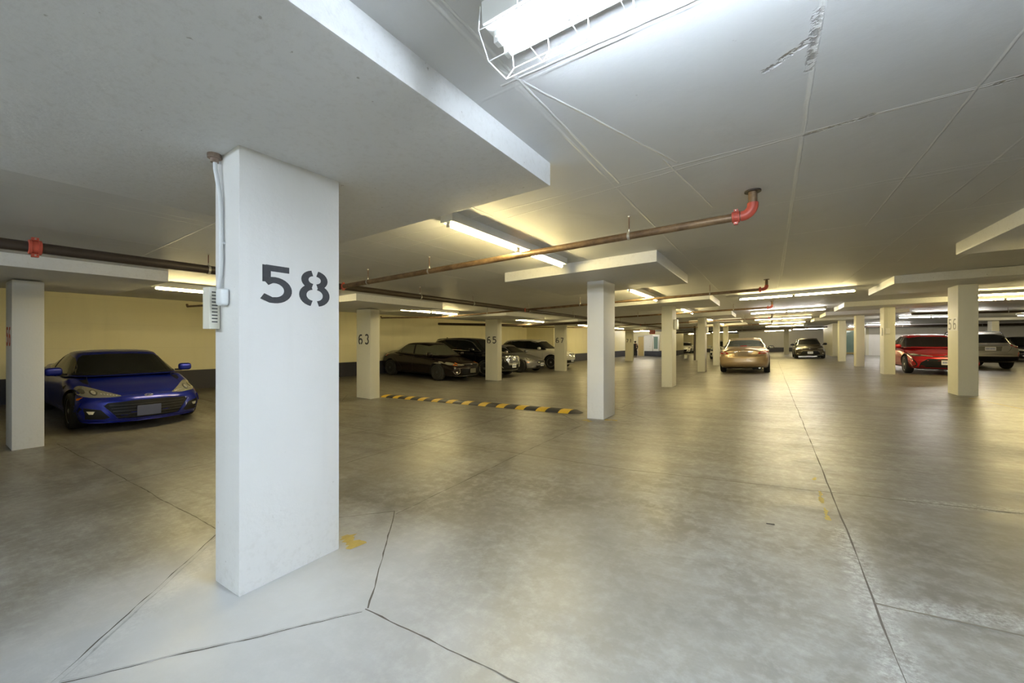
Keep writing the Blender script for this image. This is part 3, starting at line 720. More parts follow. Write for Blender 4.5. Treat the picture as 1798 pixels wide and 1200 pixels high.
def make_car(name, label, x, y, heading, sp):
    """x,y = centre on the floor; heading: direction of the nose in degrees from +X"""
    a = math.radians(heading); f = Vector((math.cos(a), math.sin(a), 0)); l = Vector((-math.sin(a), math.cos(a), 0))
    L, Wd = sp['L'], sp['W']; wb = sp['wb']; xf = L / 2 - sp['fo']; xr = xf - wb; r = sp.get('r', .32); w = Wd / 2
    # rest the four wheels on the sloping floor
    def gz(px, py): q = Vector((x, y, 0)) + f * px + l * py; return fz(q.x, q.y)
    ff = (gz(xf, w * .9) + gz(xf, -w * .9)) / 2; rr_ = (gz(xr, w * .9) + gz(xr, -w * .9)) / 2
    ll = (gz(xf, w * .9) + gz(xr, w * .9)) / 2; rg = (gz(xf, -w * .9) + gz(xr, -w * .9)) / 2
    fx = (f + Vector((0, 0, (ff - rr_) / wb))).normalized(); ly = (l + Vector((0, 0, (ll - rg) / (1.8 * w)))).normalized()
    up = fx.cross(ly).normalized(); ly = up.cross(fx)
    z0 = (ff * (0 - xr) + rr_ * (xf - 0)) / wb
    root = empty(name, (0, 0, 0), label, 'car')
    M = Matrix((fx, ly, up)).transposed().to_4x4(); M.translation = Vector((x, y, z0)); root.matrix_world = M
    paint = sp['paint']
    zc, zs, wd = sp['zc'], sp['zs'], sp.get('wd', [(-L / 2, .93), (-L * .3, 1), (L * .3, 1), (L / 2, .92)])
    zb0 = sp.get('zb', .20)
    pf, prr = sp.get('plan_f', .32), sp.get('plan_r', .18)
    Fr, Rr = sp['front'], sp['rear']           # (z, setback) lists
    def nose(y_, z): return L / 2 - pf * (abs(y_) / w) ** 2.6 - interp(Fr, z)
    def tail(y_, z): return -L / 2 + prr * (abs(y_) / w) ** 3 + interp(Rr, z)
    N = 60; ring = []
    def outline(xn):
        s_ = interp(wd, xn) * w; b_ = zb0 + interp(sp.get('zbl', [(-L / 2, .06), (-L / 2 + .5, 0), (L / 2 - .5, 0), (L / 2, .0)]), xn)
        sh = interp(zs, xn); c_ = interp(zc, xn)
        cr = sp.get('crease', .62)
        P = [(0, b_), (s_ * .60, b_), (s_ * .90, b_ + .02), (s_ * .965, b_ + .12), (s_ * .995, b_ + (sh - b_) * .42), (s_, b_ + (sh - b_) * .60), (s_ * .975, sh - .09), (s_ * .93, sh - .025), (s_ * .84, sh + .012), (s_ * .6, sh + (c_ - sh) * .62), (s_ * .3, sh + (c_ - sh) * .92), (0, c_)]
        return catmull(P, 3)
    rings = []
    er = .07
    def ringat(u, inset=0, push=None):
        xn = -L / 2 + L * u
        O = outline(xn); zm = (O[0][1] + O[-1][1]) / 2
        if inset: O = [(p[0] * (1 - inset / w), zm + (p[1] - zm) * (1 - inset / (O[-1][1] - O[0][1]) * 2)) for p in O]
        return O
    def place(O, u, dx=0):
        out = []
        for yy, zz in O:
            F_, R_ = nose(yy, zz), tail(yy, zz)
            out.append(Vector((R_ + (F_ - R_) * u + dx, yy, zz)))
        return out
    halves = []
    for k in (4, 3, 2, 1):
        an = math.pi / 2 * k / 4; halves.append(place(ringat(0, er * (1 - math.cos(an)) ), 0, er * (1 - math.sin(an))))
    for i in range(N + 1):
        u = er / L + (1 - 2 * er / L) * i / N; halves.append(place(ringat(u), u))
    for k in (1, 2, 3, 4):
        an = math.pi / 2 * k / 4; halves.append(place(ringat(1, er * (1 - math.cos(an))), 1, -er * (1 - math.sin(an))))
    m = len(halves[0])
    def full(H): return H + [Vector((v.x, -v.y, v.z)) for v in reversed(H[1:-1])]
    R3 = [full(h) for h in halves]; n = len(R3[0])
    # end caps: shrinking rings, following the nose and tail surfaces
    def cap(u, dxs, inset0):
        O = ringat(u, inset0); zm = (O[0][1] + O[-1][1]) / 2; res = []
        for sc in (.85, .65, .4, .15): res.append(full(place([(p[0] * sc, zm + (p[1] - zm) * sc) for p in O], u, dxs)))
        return res
    cf = cap(1, 0, er); cr_ = cap(0, 0, er)
    R3 = list(reversed(cr_)) + R3 + cf
    vs = [v for rg2 in R3 for v in rg2]
    fs = [(i * n + k, i * n + (k + 1) % n, (i + 1) * n + (k + 1) % n, (i + 1) * n + k) for i in range(len(R3) - 1) for k in range(n)] + [tuple(range(n)), tuple((len(R3) - 1) * n + k for k in range(n))]
    body = obj_from('body', vs, fs, [paint, M_WELL], root, smooth=32)
    # wheel arches cut out of the body
    cut = MB()
    for xx in (xf, xr):
        for s_ in (-1, 1):
            y0 = w * .62 * s_; y1 = (w + .2) * s_
            cut.lathe([(r + sp.get('gap', .055), min(y0, y1)), (r + sp.get('gap', .055), max(y0, y1))], c=(xx, 0, r + .01), n=40)
    co = obj_from('cutter', cut.v, cut.f, [paint, M_WELL], root)
    for p in co.data.polygons: p.material_index = 1
    md = body.modifiers.new('b', 'BOOLEAN'); md.operation = 'DIFFERENCE'; md.solver = 'EXACT'; md.object = co; md.use_self = True
    bpy.context.view_layer.update(); dg = bpy.context.evaluated_depsgraph_get()
    nm = bpy.data.meshes.new_from_object(body.evaluated_get(dg)); body.modifiers.clear(); body.data = nm
    nm.shade_smooth(); nm.set_sharp_from_angle(angle=math.radians(32))
    bpy.data.objects.remove(co)
    # ---------------- cabin
    cb = sp['cab']  # x base front, x roof front, x roof rear, x base rear, belt list, roof edge list, half widths base/top
    bf, tf, tr, br, belt, roof, hb, ht = cb
    NL = 12; NA = 72; cv = []
    crown = sp.get('crown', .05); pw = sp.get('pw', 3.2)
    for k in range(NL + 1):
        t = k / NL; te = t
        x1 = bf + (tf - bf) * (te ** .93); x0 = br + (tr - br) * (te ** sp.get('rcurve', .9)); hw = hb + (ht - hb) * (t ** 1.25); xm = (x0 + x1) / 2; hx = (x1 - x0) / 2
        for j in range(NA):
            an = 2 * math.pi * j / NA; c_, s_ = math.cos(an), math.sin(an)
            ex = 2 / (pw + 1.0); px = xm + hx * (abs(c_) ** ex) * (1 if c_ > 0 else -1); py = hw * (abs(s_) ** ex) * (1 if s_ > 0 else -1)
            zb_ = interp(belt, px); zt = interp(roof, px)
            cv.append((px, py, zb_ + (zt - zb_) * t))
    last = NL
    for q, (inn, up_) in enumerate(((.93, .35), (.80, .62), (.6, .84), (.35, .96), (.12, 1.0))):
        xm, hx, hw = (tf + tr) / 2, (tf - tr) / 2, ht
        for j in range(NA):
            an = 2 * math.pi * j / NA; c_, s_ = math.cos(an), math.sin(an); ex = 2 / (pw + 1.0)
            px = xm + hx * inn * (abs(c_) ** ex) * (1 if c_ > 0 else -1); py = hw * inn * (abs(s_) ** ex) * (1 if s_ > 0 else -1)
            cv.append((px, py, interp(roof, px) + crown * up_))
    K = NL + 1 + 5
    cfz = [(i * NA + k, i * NA + (k + 1) % NA, (i + 1) * NA + (k + 1) % NA, (i + 1) * NA + k) for i in range(K - 1) for k in range(NA)] + [tuple(range(NA)), tuple((K - 1) * NA + k for k in range(NA))]
    cabin = obj_from('cabin', cv, cfz, paint, root, smooth=40)
    # ---------------- surface patches
    bm = bmesh.new(); bm.from_mesh(body.data); bm.from_mesh(cabin.data)
    T = BVHTree.FromBMesh(bm); bm.free()
    VIEW = {'front': (Vector((-1, 0, 0)), lambda a_, b_: Vector((L, a_, b_))), 'rear': (Vector((1, 0, 0)), lambda a_, b_: Vector((-L, a_, b_))),
            'side': (Vector((0, -1, 0)), lambda a_, b_: Vector((a_, 3, b_))), 'sideR': (Vector((0, 1, 0)), lambda a_, b_: Vector((a_, -3, b_))), 'top': (Vector((0, 0, -1)), lambda a_, b_: Vector((a_, b_, 4)))}
    def patch(nm, poly, view, mat, off=.004, grid=.05, smoothp=0, parent=None, label=None, tk=.02):
        d, o3 = VIEW[view]
        P = [Vector(p) for p in poly]
        if smoothp:
            Q = []
            for i in range(len(P)):
                a_, b_, c_, e_ = P[i - 1], P[i], P[(i + 1) % len(P)], P[(i + 2) % len(P)]
                for k in range(smoothp):
                    t = k / smoothp
                    Q.append(.5 * (2 * b_ + (c_ - a_) * t + (2 * a_ - 5 * b_ + 4 * c_ - e_) * t * t + (3 * b_ - a_ - 3 * c_ + e_) * t ** 3))
            P = Q
        E_ = []
        for i in range(len(P)):
            a_, b_ = P[i], P[(i + 1) % len(P)]; k = max(1, int((b_ - a_).length / grid))
            for q in range(k): E_.append(a_.lerp(b_, q / k))
        nb = len(E_); pts = list(E_)
        x0, x1 = min(p.x for p in E_), max(p.x for p in E_); y0, y1 = min(p.y for p in E_), max(p.y for p in E_)
        def inside(p):
            c_ = False
            for i in range(nb):
                a_, b_ = E_[i], E_[(i + 1) % nb]
                if (a_.y > p.y) != (b_.y > p.y) and p.x < (b_.x - a_.x) * (p.y - a_.y) / (b_.y - a_.y) + a_.x: c_ = not c_
            return c_
        gx = x0 + grid / 2
        while gx < x1:
            gy = y0 + grid / 2
            while gy < y1:
                p = Vector((gx, gy))
                if inside(p) and min((p - e).length for e in E_) > grid * .35: pts.append(p)
                gy += grid
            gx += grid
        V2, _, F2, _, _, _ = delaunay_2d_cdt(pts, [], [list(range(nb))], 1, 1e-5)
        top = []; miss = 0
        for p in V2:
            o_ = o3(p[0], p[1]); h = T.ray_cast(o_, d)
            if h[0] is None:
                h = T.find_nearest(o_ + d * (o_.dot(-d) if view != 'top' else 3.0)); miss += 1
            nrm = h[1]
            if nrm.dot(d) > 0: nrm = -nrm
            top.append((h[0] + nrm * off, nrm))
        vs = [p for p, _n in top]; k0 = len(vs)
        fs = [tuple(f_) for f_ in F2]
        # rim going down into the body
        cnt = {}
        for f_ in fs:
            for i in range(len(f_)):
                e = (f_[i], f_[(i + 1) % len(f_)]); kk = tuple(sorted(e)); cnt.setdefault(kk, []).append(e)
        low = {}
        for kk, es in cnt.items():
            if len(es) == 1:
                for v in kk:
                    if v not in low: low[v] = len(vs); vs.append(top[v][0] - top[v][1] * tk)
                e = es[0]; fs.append((e[1], e[0], low[e[0]], low[e[1]]))
        me = bpy.data.meshes.new(nm); me.from_pydata([tuple(v) for v in vs], [], fs); me.materials.append(mat); me.shade_smooth(); me.set_sharp_from_angle(angle=math.radians(40))
        bm2 = bmesh.new(); bm2.from_mesh(me); bmesh.ops.recalc_face_normals(bm2, faces=bm2.faces); bm2.to_mesh(me); bm2.free()
        o = bpy.data.objects.new(nm, me); COL.objects.link(o); o.parent = parent or root
        if label: o['label'] = label
        return o
    def strip(pts, wid):
        P = [Vector(p) for p in pts]; A, B = [], []
        for i, p in enumerate(P):
            d_ = (P[min(i + 1, len(P) - 1)] - P[max(i - 1, 0)]).normalized(); nn = Vector((-d_.y, d_.x)) * wid / 2
            A.append(p + nn); B.append(p - nn)
        return A + B[::-1]
    def mir(poly): return [(-p[0], p[1]) for p in poly]
    for it in sp['patches']:
        nm_, view, poly, mat = it[:4]; kw = dict(it[4]) if len(it) > 4 else {}
        both = kw.pop('both', view in ('side',)); wid = kw.pop('strip', None); sub = kw.pop('sub', None)
        if wid: poly = catmull(poly, 6) if kw.pop('curve', len(poly) > 2) else poly; poly = strip(poly, wid); kw.setdefault('grid', .06)
        def subs(par, mirrored):
            for s_ in (sub or []):
                sn, spoly, sm = s_[:3]; k3 = dict(s_[3]) if len(s_) > 3 else {}
                v_ = view if not (mirrored and view == 'side') else 'sideR'
                patch(sn, mir(spoly) if (mirrored and view != 'side') else spoly, v_, sm, parent=par, off=k3.pop('off', .007), **k3)
        o = patch(nm_, poly, view, mat, **kw); subs(o, False)
        if both:
            if view == 'side': o = patch(nm_, poly, 'sideR', mat, **kw)
            elif view == 'top': o = patch(nm_, [(p[0], -p[1]) for p in poly], view, mat, **kw)
            else: o = patch(nm_, mir(poly), view, mat, **kw)
            if view != 'top': subs(o, True)
    # ---------------- wheels, mirrors, plates
    tw = sp.get('tw', .215)
    for xx in (xf, xr):
        for s_ in (1, -1): wheel(root, xx, s_ * (w - tw / 2 - .012), r, tw, sp.get('rim', M_ALLOY), sp.get('spokes', 5), s_)
    mx, mz = sp['mirror']
    for s_ in (1, -1):
        mo = rbox('wing_mirror', (.15, .22, .15), (mx, s_ * (w + .065), mz), sp.get('mirmat', paint), root, .068, 7, rot=(0, 0, s_ * -.12))
        rbox('mirror_stalk', (.06, .12, .04), (mx + .01 - mx, -s_ * .11, -.06), M_TRIM, mo, .012)
        rbox('mirror_glass', (.012, .16, .10), (-.073, 0, 0), M_CHROME, mo, .004)
    def plate(view, z, yoff, kind, pw_=.305, ph=.152, name_='licence_plate'):
        d, o3 = VIEW[view]
        h = T.ray_cast(o3(yoff, z), d); px = h[0].x + (.018 if view == 'front' else -.018)
        mb = MB().box(-.008, .008, -pw_ / 2, pw_ / 2, -ph / 2, ph / 2)
        po = mb.build(name_, kind if kind else M_PLATE, root, bevel=.003, loc=(px, yoff, z))
        if kind is None:
            g_ = MB(); s_ = 1 if view == 'front' else -1
            rnd = random.Random(len(label))
            for i in range(7):
                yy = -pw_ * .40 + pw_ * .12 * i + (.012 if i > 3 else 0)
                g_.box(s_ * .0075, s_ * .0092, yy, yy + pw_ * .075, -ph * .20, ph * .20)
            g_.build('plate_characters', M_PBLUE, po)
        return po
    for p_ in sp.get('plates', []): plate(*p_)
    def oval(view, z, ry, rz, nm_='emblem', off=.004, inner=True):
        d, o3 = VIEW[view]; h = T.ray_cast(o3(0, z), d); nrm = h[1] if h[1].dot(d) < 0 else -h[1]
        c0 = h[0] + nrm * off; up_ = (Vector((0, 0, 1)) - nrm * nrm.z).normalized(); sd = up_.cross(nrm)
        mb = MB()
        def el(cy, cz, a_, b_, rad):
            pts = [c0 + sd * (cy + a_ * math.cos(t)) + up_ * (cz + b_ * math.sin(t)) for t in [2 * math.pi * k / 24 for k in range(25)]]
            mb.tube(pts, rad, 6, cap=False)
        el(0, 0, ry, rz, .0045)
        if inner == 'cross': el(0, 0, ry * .32, rz * .95, .0035); el(0, rz * .35, ry * .62, rz * .45, .0035)
        elif inner == 'stars':
            for cy, cz, q in ((-ry * .5, rz * .25, .007), (-ry * .1, -rz * .3, .004), (ry * .15, rz * .35, .004), (ry * .35, -rz * .25, .004), (ry * .6, rz * .1, .004), (ry * .1, 0, .004)): el(cy, cz, q, q, .0025)
        elif inner == 'wing': el(0, rz * .2, ry * .6, rz * .35, .003)
        return mb.build(nm_, M_CHROME, root, smooth=40)
    for e_ in sp.get('emblems', []): oval(*e_[:4], inner=e_[4] if len(e_) > 4 else True)
    if 'extra' in sp: sp['extra'](root, T, L, w)
    return root
def rectp(x0, x1, y0, y1): return [(x0, y0), (x1, y0), (x1, y1), (x0, y1)]
def oct_(cx, cy, rx, ry, n=14): return [(cx + rx * math.cos(2 * math.pi * k / n), cy + ry * math.sin(2 * math.pi * k / n)) for k in range(n)]

BLK = [0]
def seam(pts, **k): return ('panel_gap', 'side', pts, M_SLOT, dict(strip=.007, off=.0015, tk=.004, **k))
def sc(L_, kx=1, kz=1): return [(a * kx, b * kz) for a, b in L_]
def sedan(L=4.64, W=1.776, H=1.455, wb=2.70, fo=.95, **kw):
    kx, kz = L / 4.64, H / 1.455
    sp = dict(L=L, W=W, wb=wb, fo=fo, r=.325,
        zc=sc([(-2.32, .98), (-2.15, 1.05), (-1.6, 1.06), (-.5, 1.0), (1.1, .985), (1.6, .90), (2.05, .79), (2.32, .70)], kx, kz),
        zs=sc([(-2.32, .88), (-1.6, .95), (-.5, .92), (.6, .90), (1.3, .85), (1.8, .78), (2.32, .62)], kx, kz),
        front=[(.18, .12), (.3, .02), (.5, 0), (.62, .04), (.75, .14), (.85, .25)], rear=[(.2, .12), (.4, 0), (.65, .01), (.8, .07), (1.0, .08), (1.1, .12)],
        cab=(1.30 * kx, .42 * kx, -1.02 * kx, -1.78 * kx, sc([(-1.8, 1.0), (-1, .96), (.2, .92), (1.2, .93)], kx, kz), sc([(-1.7, 1.22), (-1.1, 1.34), (-.4, 1.39), (.1, 1.40), (.5, 1.36)], kx, kz), .79 * W / 1.776, .58 * W / 1.776),
        mirror=(.86 * kx, 1.0 * kz), zb=.19, pw=3.4)
    win = sc([(1.06, .965), (.80, 1.10), (.36, 1.315), (-.1, 1.355), (-.6, 1.34), (-1.02, 1.27), (-1.42, 1.10), (-1.46, 1.05), (-1.0, 1.01), (0, .975)], kx, kz)
    sp['side'] = [('side_window', 'side', win, M_GLASS, dict(off=.004)),
        ('window_pillar', 'side', sc([(-.22, .975), (-.30, 1.355)], kx, kz), M_TRIM, dict(strip=.07, off=.009, tk=.01)),
        ('window_pillar', 'side', sc([(-1.02, 1.0), (-1.0, 1.28)], kx, kz), M_TRIM, dict(strip=.035, off=.009, tk=.01)),
        seam(sc([(.98, .90), (1.0, .45), (.86, .28)], kx, kz)), seam(sc([(-.2, .95), (-.2, .28)], kx, kz)), seam(sc([(-1.35, 1.0), (-1.22, .72), (-.92, .45), (-.88, .28)], kx, kz)),
        ('door_handle', 'side', sc(rectp(-.10, .08, .855, .88), kx, kz), kw.get('handle', M_TRIM), dict(off=.022, tk=.02)), ('door_handle', 'side', sc(rectp(-1.05, -.87, .875, .90), kx, kz), kw.get('handle', M_TRIM), dict(off=.022, tk=.02)),
        ('sill_trim', 'side', sc([(-.95, .245), (.95, .235)], kx, kz), M_TRIM, dict(strip=.06, off=.004))]
    yw = W / 1.776
    sp['glassF'] = [('windshield', 'front', sc([(-.66, .985), (-.3, .975), (.3, .975), (.66, .985), (.56, 1.30), (.3, 1.352), (-.3, 1.352), (-.56, 1.30)], yw, kz), M_GLASS, dict(off=.004))]
    sp['glassR'] = [('rear_window', 'rear', sc([(-.60, 1.075), (.60, 1.075), (.53, 1.30), (.3, 1.335), (-.3, 1.335), (-.53, 1.30)], yw, kz), M_GLASS2, dict(off=.004))]
    sp['bonnet'] = [('bonnet_gap', 'top', sc([(1.35, .66), (1.8, .68), (2.1, .60)], kx, 1), M_SLOT, dict(strip=.006, off=.0015, tk=.004, both=True))]
    sp.update(kw); return sp
def suv(L=4.81, W=1.90, H=1.67, wb=2.86, fo=.95, **kw):
    kx, kz = L / 4.81, H / 1.67
    sp = dict(L=L, W=W, wb=wb, fo=fo, r=.37, tw=.24, gap=.06,
        zc=sc([(-2.4, 1.08), (-2.2, 1.12), (-.5, 1.12), (1.0, 1.14), (1.5, 1.10), (2.05, 1.02), (2.4, .95)], kx, kz),
        zs=sc([(-2.4, 1.02), (-1.6, 1.06), (-.5, 1.04), (.6, 1.03), (1.3, 1.01), (1.9, .96), (2.4, .86)], kx, kz),
        front=[(.25, .12), (.4, .03), (.6, 0), (.9, .04), (1.05, .14)], rear=[(.3, .1), (.5, 0), (.8, .02), (1.1, .08)],
        cab=(1.28 * kx, .52 * kx, -1.85 * kx, -2.26 * kx, sc([(-2.3, 1.08), (-1, 1.06), (1.2, 1.06)], kx, kz), sc([(-2.1, 1.48), (-1.5, 1.55), (-.4, 1.605), (.2, 1.60), (.6, 1.56)], kx, kz), .83 * W / 1.9, .64 * W / 1.9),
        mirror=(.80 * kx, 1.16 * kz), zb=.26, pw=3.6, rcurve=1.0, plan_f=.34)
    win = sc([(1.02, 1.09), (.80, 1.22), (.44, 1.46), (0, 1.535), (-.8, 1.53), (-1.45, 1.47), (-1.95, 1.30), (-1.9, 1.22), (-1.4, 1.14), (0, 1.10)], kx, kz)
    sp['side'] = [('side_window', 'side', win, M_GLASS, dict(off=.004)),
        ('window_pillar', 'side', sc([(-.20, 1.10), (-.28, 1.53)], kx, kz), M_TRIM, dict(strip=.07, off=.009, tk=.01)),
        ('window_pillar', 'side', sc([(-1.25, 1.13), (-1.2, 1.50)], kx, kz), M_TRIM, dict(strip=.05, off=.009, tk=.01)),
        ('window_trim', 'side', sc([(1.06, 1.075), (.81, 1.235), (.44, 1.478), (0, 1.55), (-.8, 1.547), (-1.46, 1.487), (-1.96, 1.315), (-1.97, 1.25)], kx, kz), kw.get('wtrim', M_CHROME), dict(strip=.026, off=.010, tk=.01)),
        ('window_trim', 'side', sc([(1.02, 1.08), (0, 1.09), (-1.2, 1.125), (-1.9, 1.215)], kx, kz), kw.get('wtrim', M_CHROME), dict(strip=.016, off=.010, tk=.01)),
        seam(sc([(.95, 1.0), (.98, .5), (.84, .36)], kx, kz)), seam(sc([(-.2, 1.05), (-.2, .36)], kx, kz)), seam(sc([(-1.4, 1.1), (-1.27, .82), (-.98, .55), (-.94, .36)], kx, kz)),
        ('door_handle', 'side', sc(rectp(-.10, .10, .955, .98), kx, kz), kw.get('handle', M_TRIM), dict(off=.022, tk=.02)), ('door_handle', 'side', sc(rectp(-1.10, -.90, .975, 1.0), kx, kz), kw.get('handle', M_TRIM), dict(off=.022, tk=.02)),
        ('sill_trim', 'side', sc([(-.95, .33), (.95, .32)], kx, kz), M_TRIM, dict(strip=.10, off=.004))]
    yw = W / 1.9
    sp['glassF'] = [('windshield', 'front', sc([(-.70, 1.15), (-.3, 1.14), (.3, 1.14), (.70, 1.15), (.62, 1.49), (.3, 1.555), (-.3, 1.555), (-.62, 1.49)], yw, kz), M_GLASS, dict(off=.004))]
    sp['glassR'] = [('rear_window', 'rear', sc([(-.66, 1.13), (.66, 1.13), (.60, 1.44), (.3, 1.50), (-.3, 1.50), (-.60, 1.44)], yw, kz), M_GLASS, dict(off=.004))]
    sp['bonnet'] = [('bonnet_gap', 'top', sc([(1.35, .72), (1.8, .74), (2.15, .66)], kx, 1), M_SLOT, dict(strip=.006, off=.0015, tk=.004, both=True))]
    sp.update(kw); return sp
def fin_antenna(x, z):
    def f(root, T, L, w):
        h = T.ray_cast(Vector((x, 0, 3)), Vector((0, 0, -1)))[0]
        mb = MB(); mb.add([(h.x + .07, 0, h.z - .004), (h.x - .08, .028, h.z - .004), (h.x - .08, -.028, h.z - .004), (h.x - .075, .004, h.z + .05), (h.x - .075, -.004, h.z + .05), (h.x - .03, 0, h.z + .042)], [(0, 1, 2), (0, 5, 1), (0, 2, 5), (1, 5, 3), (2, 4, 5), (3, 5, 4), (1, 3, 4, 2)])
        mb.build('roof_antenna', M_TRIM, root, smooth=60)
    return f
def rails(x0, x1, y, mat):
    def f(root, T, L, w):
        for s_ in (1, -1):
            pts = []
            for k in range(9):
                x_ = x0 + (x1 - x0) * k / 8; h = T.ray_cast(Vector((x_, s_ * y, 3)), Vector((0, 0, -1)))[0]
                pts.append((x_, s_ * y, h.z + (.05 if 0 < k < 8 else -.005)))
            MB().tube(pts, .02, 10).build('roof_rail', mat, root, smooth=50)
    return f
def seats(root, T, L, w): pass

PL_BLUEGREY = simple('blank_blue_grey_plate', (.075, .085, .15), .6)
PL_TAN = simple('blank_tan_plate', (.24, .19, .13), .6)
PL_OLIVE = simple('blank_olive_plate', (.16, .15, .11), .6)

# ---- blue coupe -------------------------------------------------
M_SIDEG = simple('lit_side_glass', (.13, .125, .09), .06, spec=.5)  # opaque; light seen through the cabin is put into the glass colour
P_BLUE = car_paint('metallic_blue_paint', (.002, .011, .25), .55, .34)
brz = sedan(L=4.24, W=1.775, H=1.455, wb=2.57, fo=.86)
brz.update(r=.315, gap=.045, zb=.15, crease=.6, pw=4.4, crown=.045, plan_f=.40, spokes=10, rim=M_ALLOY,
    zc=[(-2.12, .94), (-1.85, .99), (-1.2, .98), (-.4, .92), (.95, .905), (1.3, .84), (1.7, .745), (2.0, .655), (2.12, .61)],
    zs=[(-2.12, .84), (-1.3, .92), (-.5, .85), (.4, .82), (.9, .83), (1.27, .83), (1.6, .775), (1.9, .66), (2.12, .56)],
    front=[(.13, .10), (.19, .02), (.30, 0), (.42, .02), (.50, .035), (.58, .08), (.66, .18), (.8, .35)],
    wd=[(-2.12, .92), (-1.3, 1.0), (0, .955), (.6, .96), (1.27, 1.0), (1.8, .965), (2.12, .93)],
    cab=(1.06, .22, -.62, -1.80, [(-1.8, .95), (-1, .88), (.2, .84), (1, .87)], [(-1.8, 1.02), (-1.3, 1.13), (-.7, 1.225), (-.2, 1.262), (.3, 1.235)], .80, .585),
    mirror=(.62, .955), paint=P_BLUE)
GR = M_TRIM
brz['patches'] = [
    ('windshield', 'front', [(-.725, .905), (-.3, .90), (.3, .90), (.725, .905), (.58, 1.175), (.52, 1.215), (.2, 1.235), (-.2, 1.235), (-.52, 1.215), (-.58, 1.175)], M_GLASS, dict(off=.004)),
    ('wiper_cowl', 'front', [(-.74, .885), (.74, .885), (.73, .915), (.3, .905), (-.3, .905), (-.73, .915)], M_TRIM, dict(off=.008)),
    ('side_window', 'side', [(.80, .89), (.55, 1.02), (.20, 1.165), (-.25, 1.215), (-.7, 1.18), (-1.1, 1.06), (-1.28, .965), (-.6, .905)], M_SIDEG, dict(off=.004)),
    ('window_pillar', 'side', [(-.52, .90), (-.60, 1.19)], M_TRIM, dict(strip=.05, off=.008, tk=.01)),
    seam([(.82, .86), (.86, .45), (.74, .24)]), seam([(-.55, .88), (-.62, .55), (-.48, .24)]),
    ('fender_vent', 'side', [(.86, .70), (.97, .73), (.93, .66)], M_TRIM, dict(off=.006)),
    ('sill_trim', 'side', [(-.85, .19), (.85, .18)], M_TRIM, dict(strip=.05, off=.004)),
    ('door_handle', 'side', rectp(-.42, -.24, .79, .815), P_BLUE, dict(off=.022, tk=.02)),
    ('headlight', 'front', [(.805, .625), (.80, .70), (.74, .735), (.66, .72), (.52, .665), (.38, .612), (.35, .592), (.44, .582), (.60, .578), (.74, .588)], M_LAMPG,
        dict(both=True, off=.006, smoothp=3, grid=.03, sub=[('projector', oct_(.635, .645, .042, .036), M_LAMPD, dict(off=.010, grid=.02, tk=.006)), ('projector_lens', oct_(.635, .645, .026, .024), M_BULB, dict(off=.016, grid=.012, tk=.008)),
            ('indicator_bowl', oct_(.745, .665, .030, .034), M_LAMPD, dict(off=.010, grid=.02, tk=.006))] + [('led_light', oct_(.56 - .032 * k, .628 - .006 * k, .009, .007, 8), M_BULB, dict(off=.011, grid=.01, tk=.006)) for k in range(6)])),
    ('grille', 'front', [(-.565, .445), (-.52, .495), (-.2, .515), (.2, .515), (.52, .495), (.565, .445), (.40, .225), (.2, .215), (-.2, .215), (-.40, .225)], M_TRIM, dict(off=.004, tk=.01)),
    ] + [('grille_bar', 'front', rectp(-.50 + .017 * k, .50 - .017 * k, .445 - .05 * k, .452 - .05 * k), simple('grey_grille_bar', (.022, .022, .024), .4), dict(off=.014, tk=.008)) for k in range(5)] + [
    ('grille_edge', 'front', [(-.585, .46), (-.57, .435), (-.415, .215), (-.2, .20), (.2, .20), (.415, .215), (.57, .435), (.585, .46)], P_BLUE, dict(strip=.022, off=.016, curve=False)),
    ('fog_light_recess', 'front', [(.60, .385), (.815, .43), (.835, .40), (.81, .235), (.56, .225), (.50, .25)], M_TRIM, dict(both=True, off=.004, tk=.01, sub=[('fog_light', [(.66, .36), (.745, .365), (.72, .315), (.68, .315)], M_BULB, dict(off=.014, grid=.02, tk=.01))])),
    ('bumper_blade', 'front', [(.80, .50), (.845, .34), (.83, .16)], P_BLUE, dict(both=True, strip=.022, off=.018)),
    ('front_lip', 'front', [(-.80, .165), (-.4, .155), (.4, .155), (.80, .165)], P_BLUE, dict(strip=.030, off=.022)),
    ('bonnet_gap', 'top', [(.98, .60), (1.4, .62), (1.72, .60), (1.93, .36), (1.98, 0)], M_SLOT, dict(strip=.006, off=.0015, tk=.004, both=True)),
    ('bonnet_vent', 'top', [(1.0, .60), (1.28, .63), (1.18, .68), (1.0, .70)], M_TRIM, dict(off=.004, both=True, tk=.01)),
    ('bumper_marker', 'side', [(1.58, .56), (1.68, .585), (1.66, .54), (1.60, .53)], M_AMBER, dict(off=.004)),
    ('taillight', 'rear', [(.55, .72), (.83, .70), (.82, .82), (.6, .85)], M_TAIL, dict(both=True, off=.005))]
brz['plates'] = [('front', .335, -.02, PL_BLUEGREY, .325, .18)]
brz['emblems'] = [('front', .585, .055, .026, 'stars')]
brz['extra'] = fin_antenna(-.65, 0)
make_car('blue_coupe', 'metallic blue two-door coupe parked nose out at the left, behind column 56', -11.42, 2.40, 0, brz)

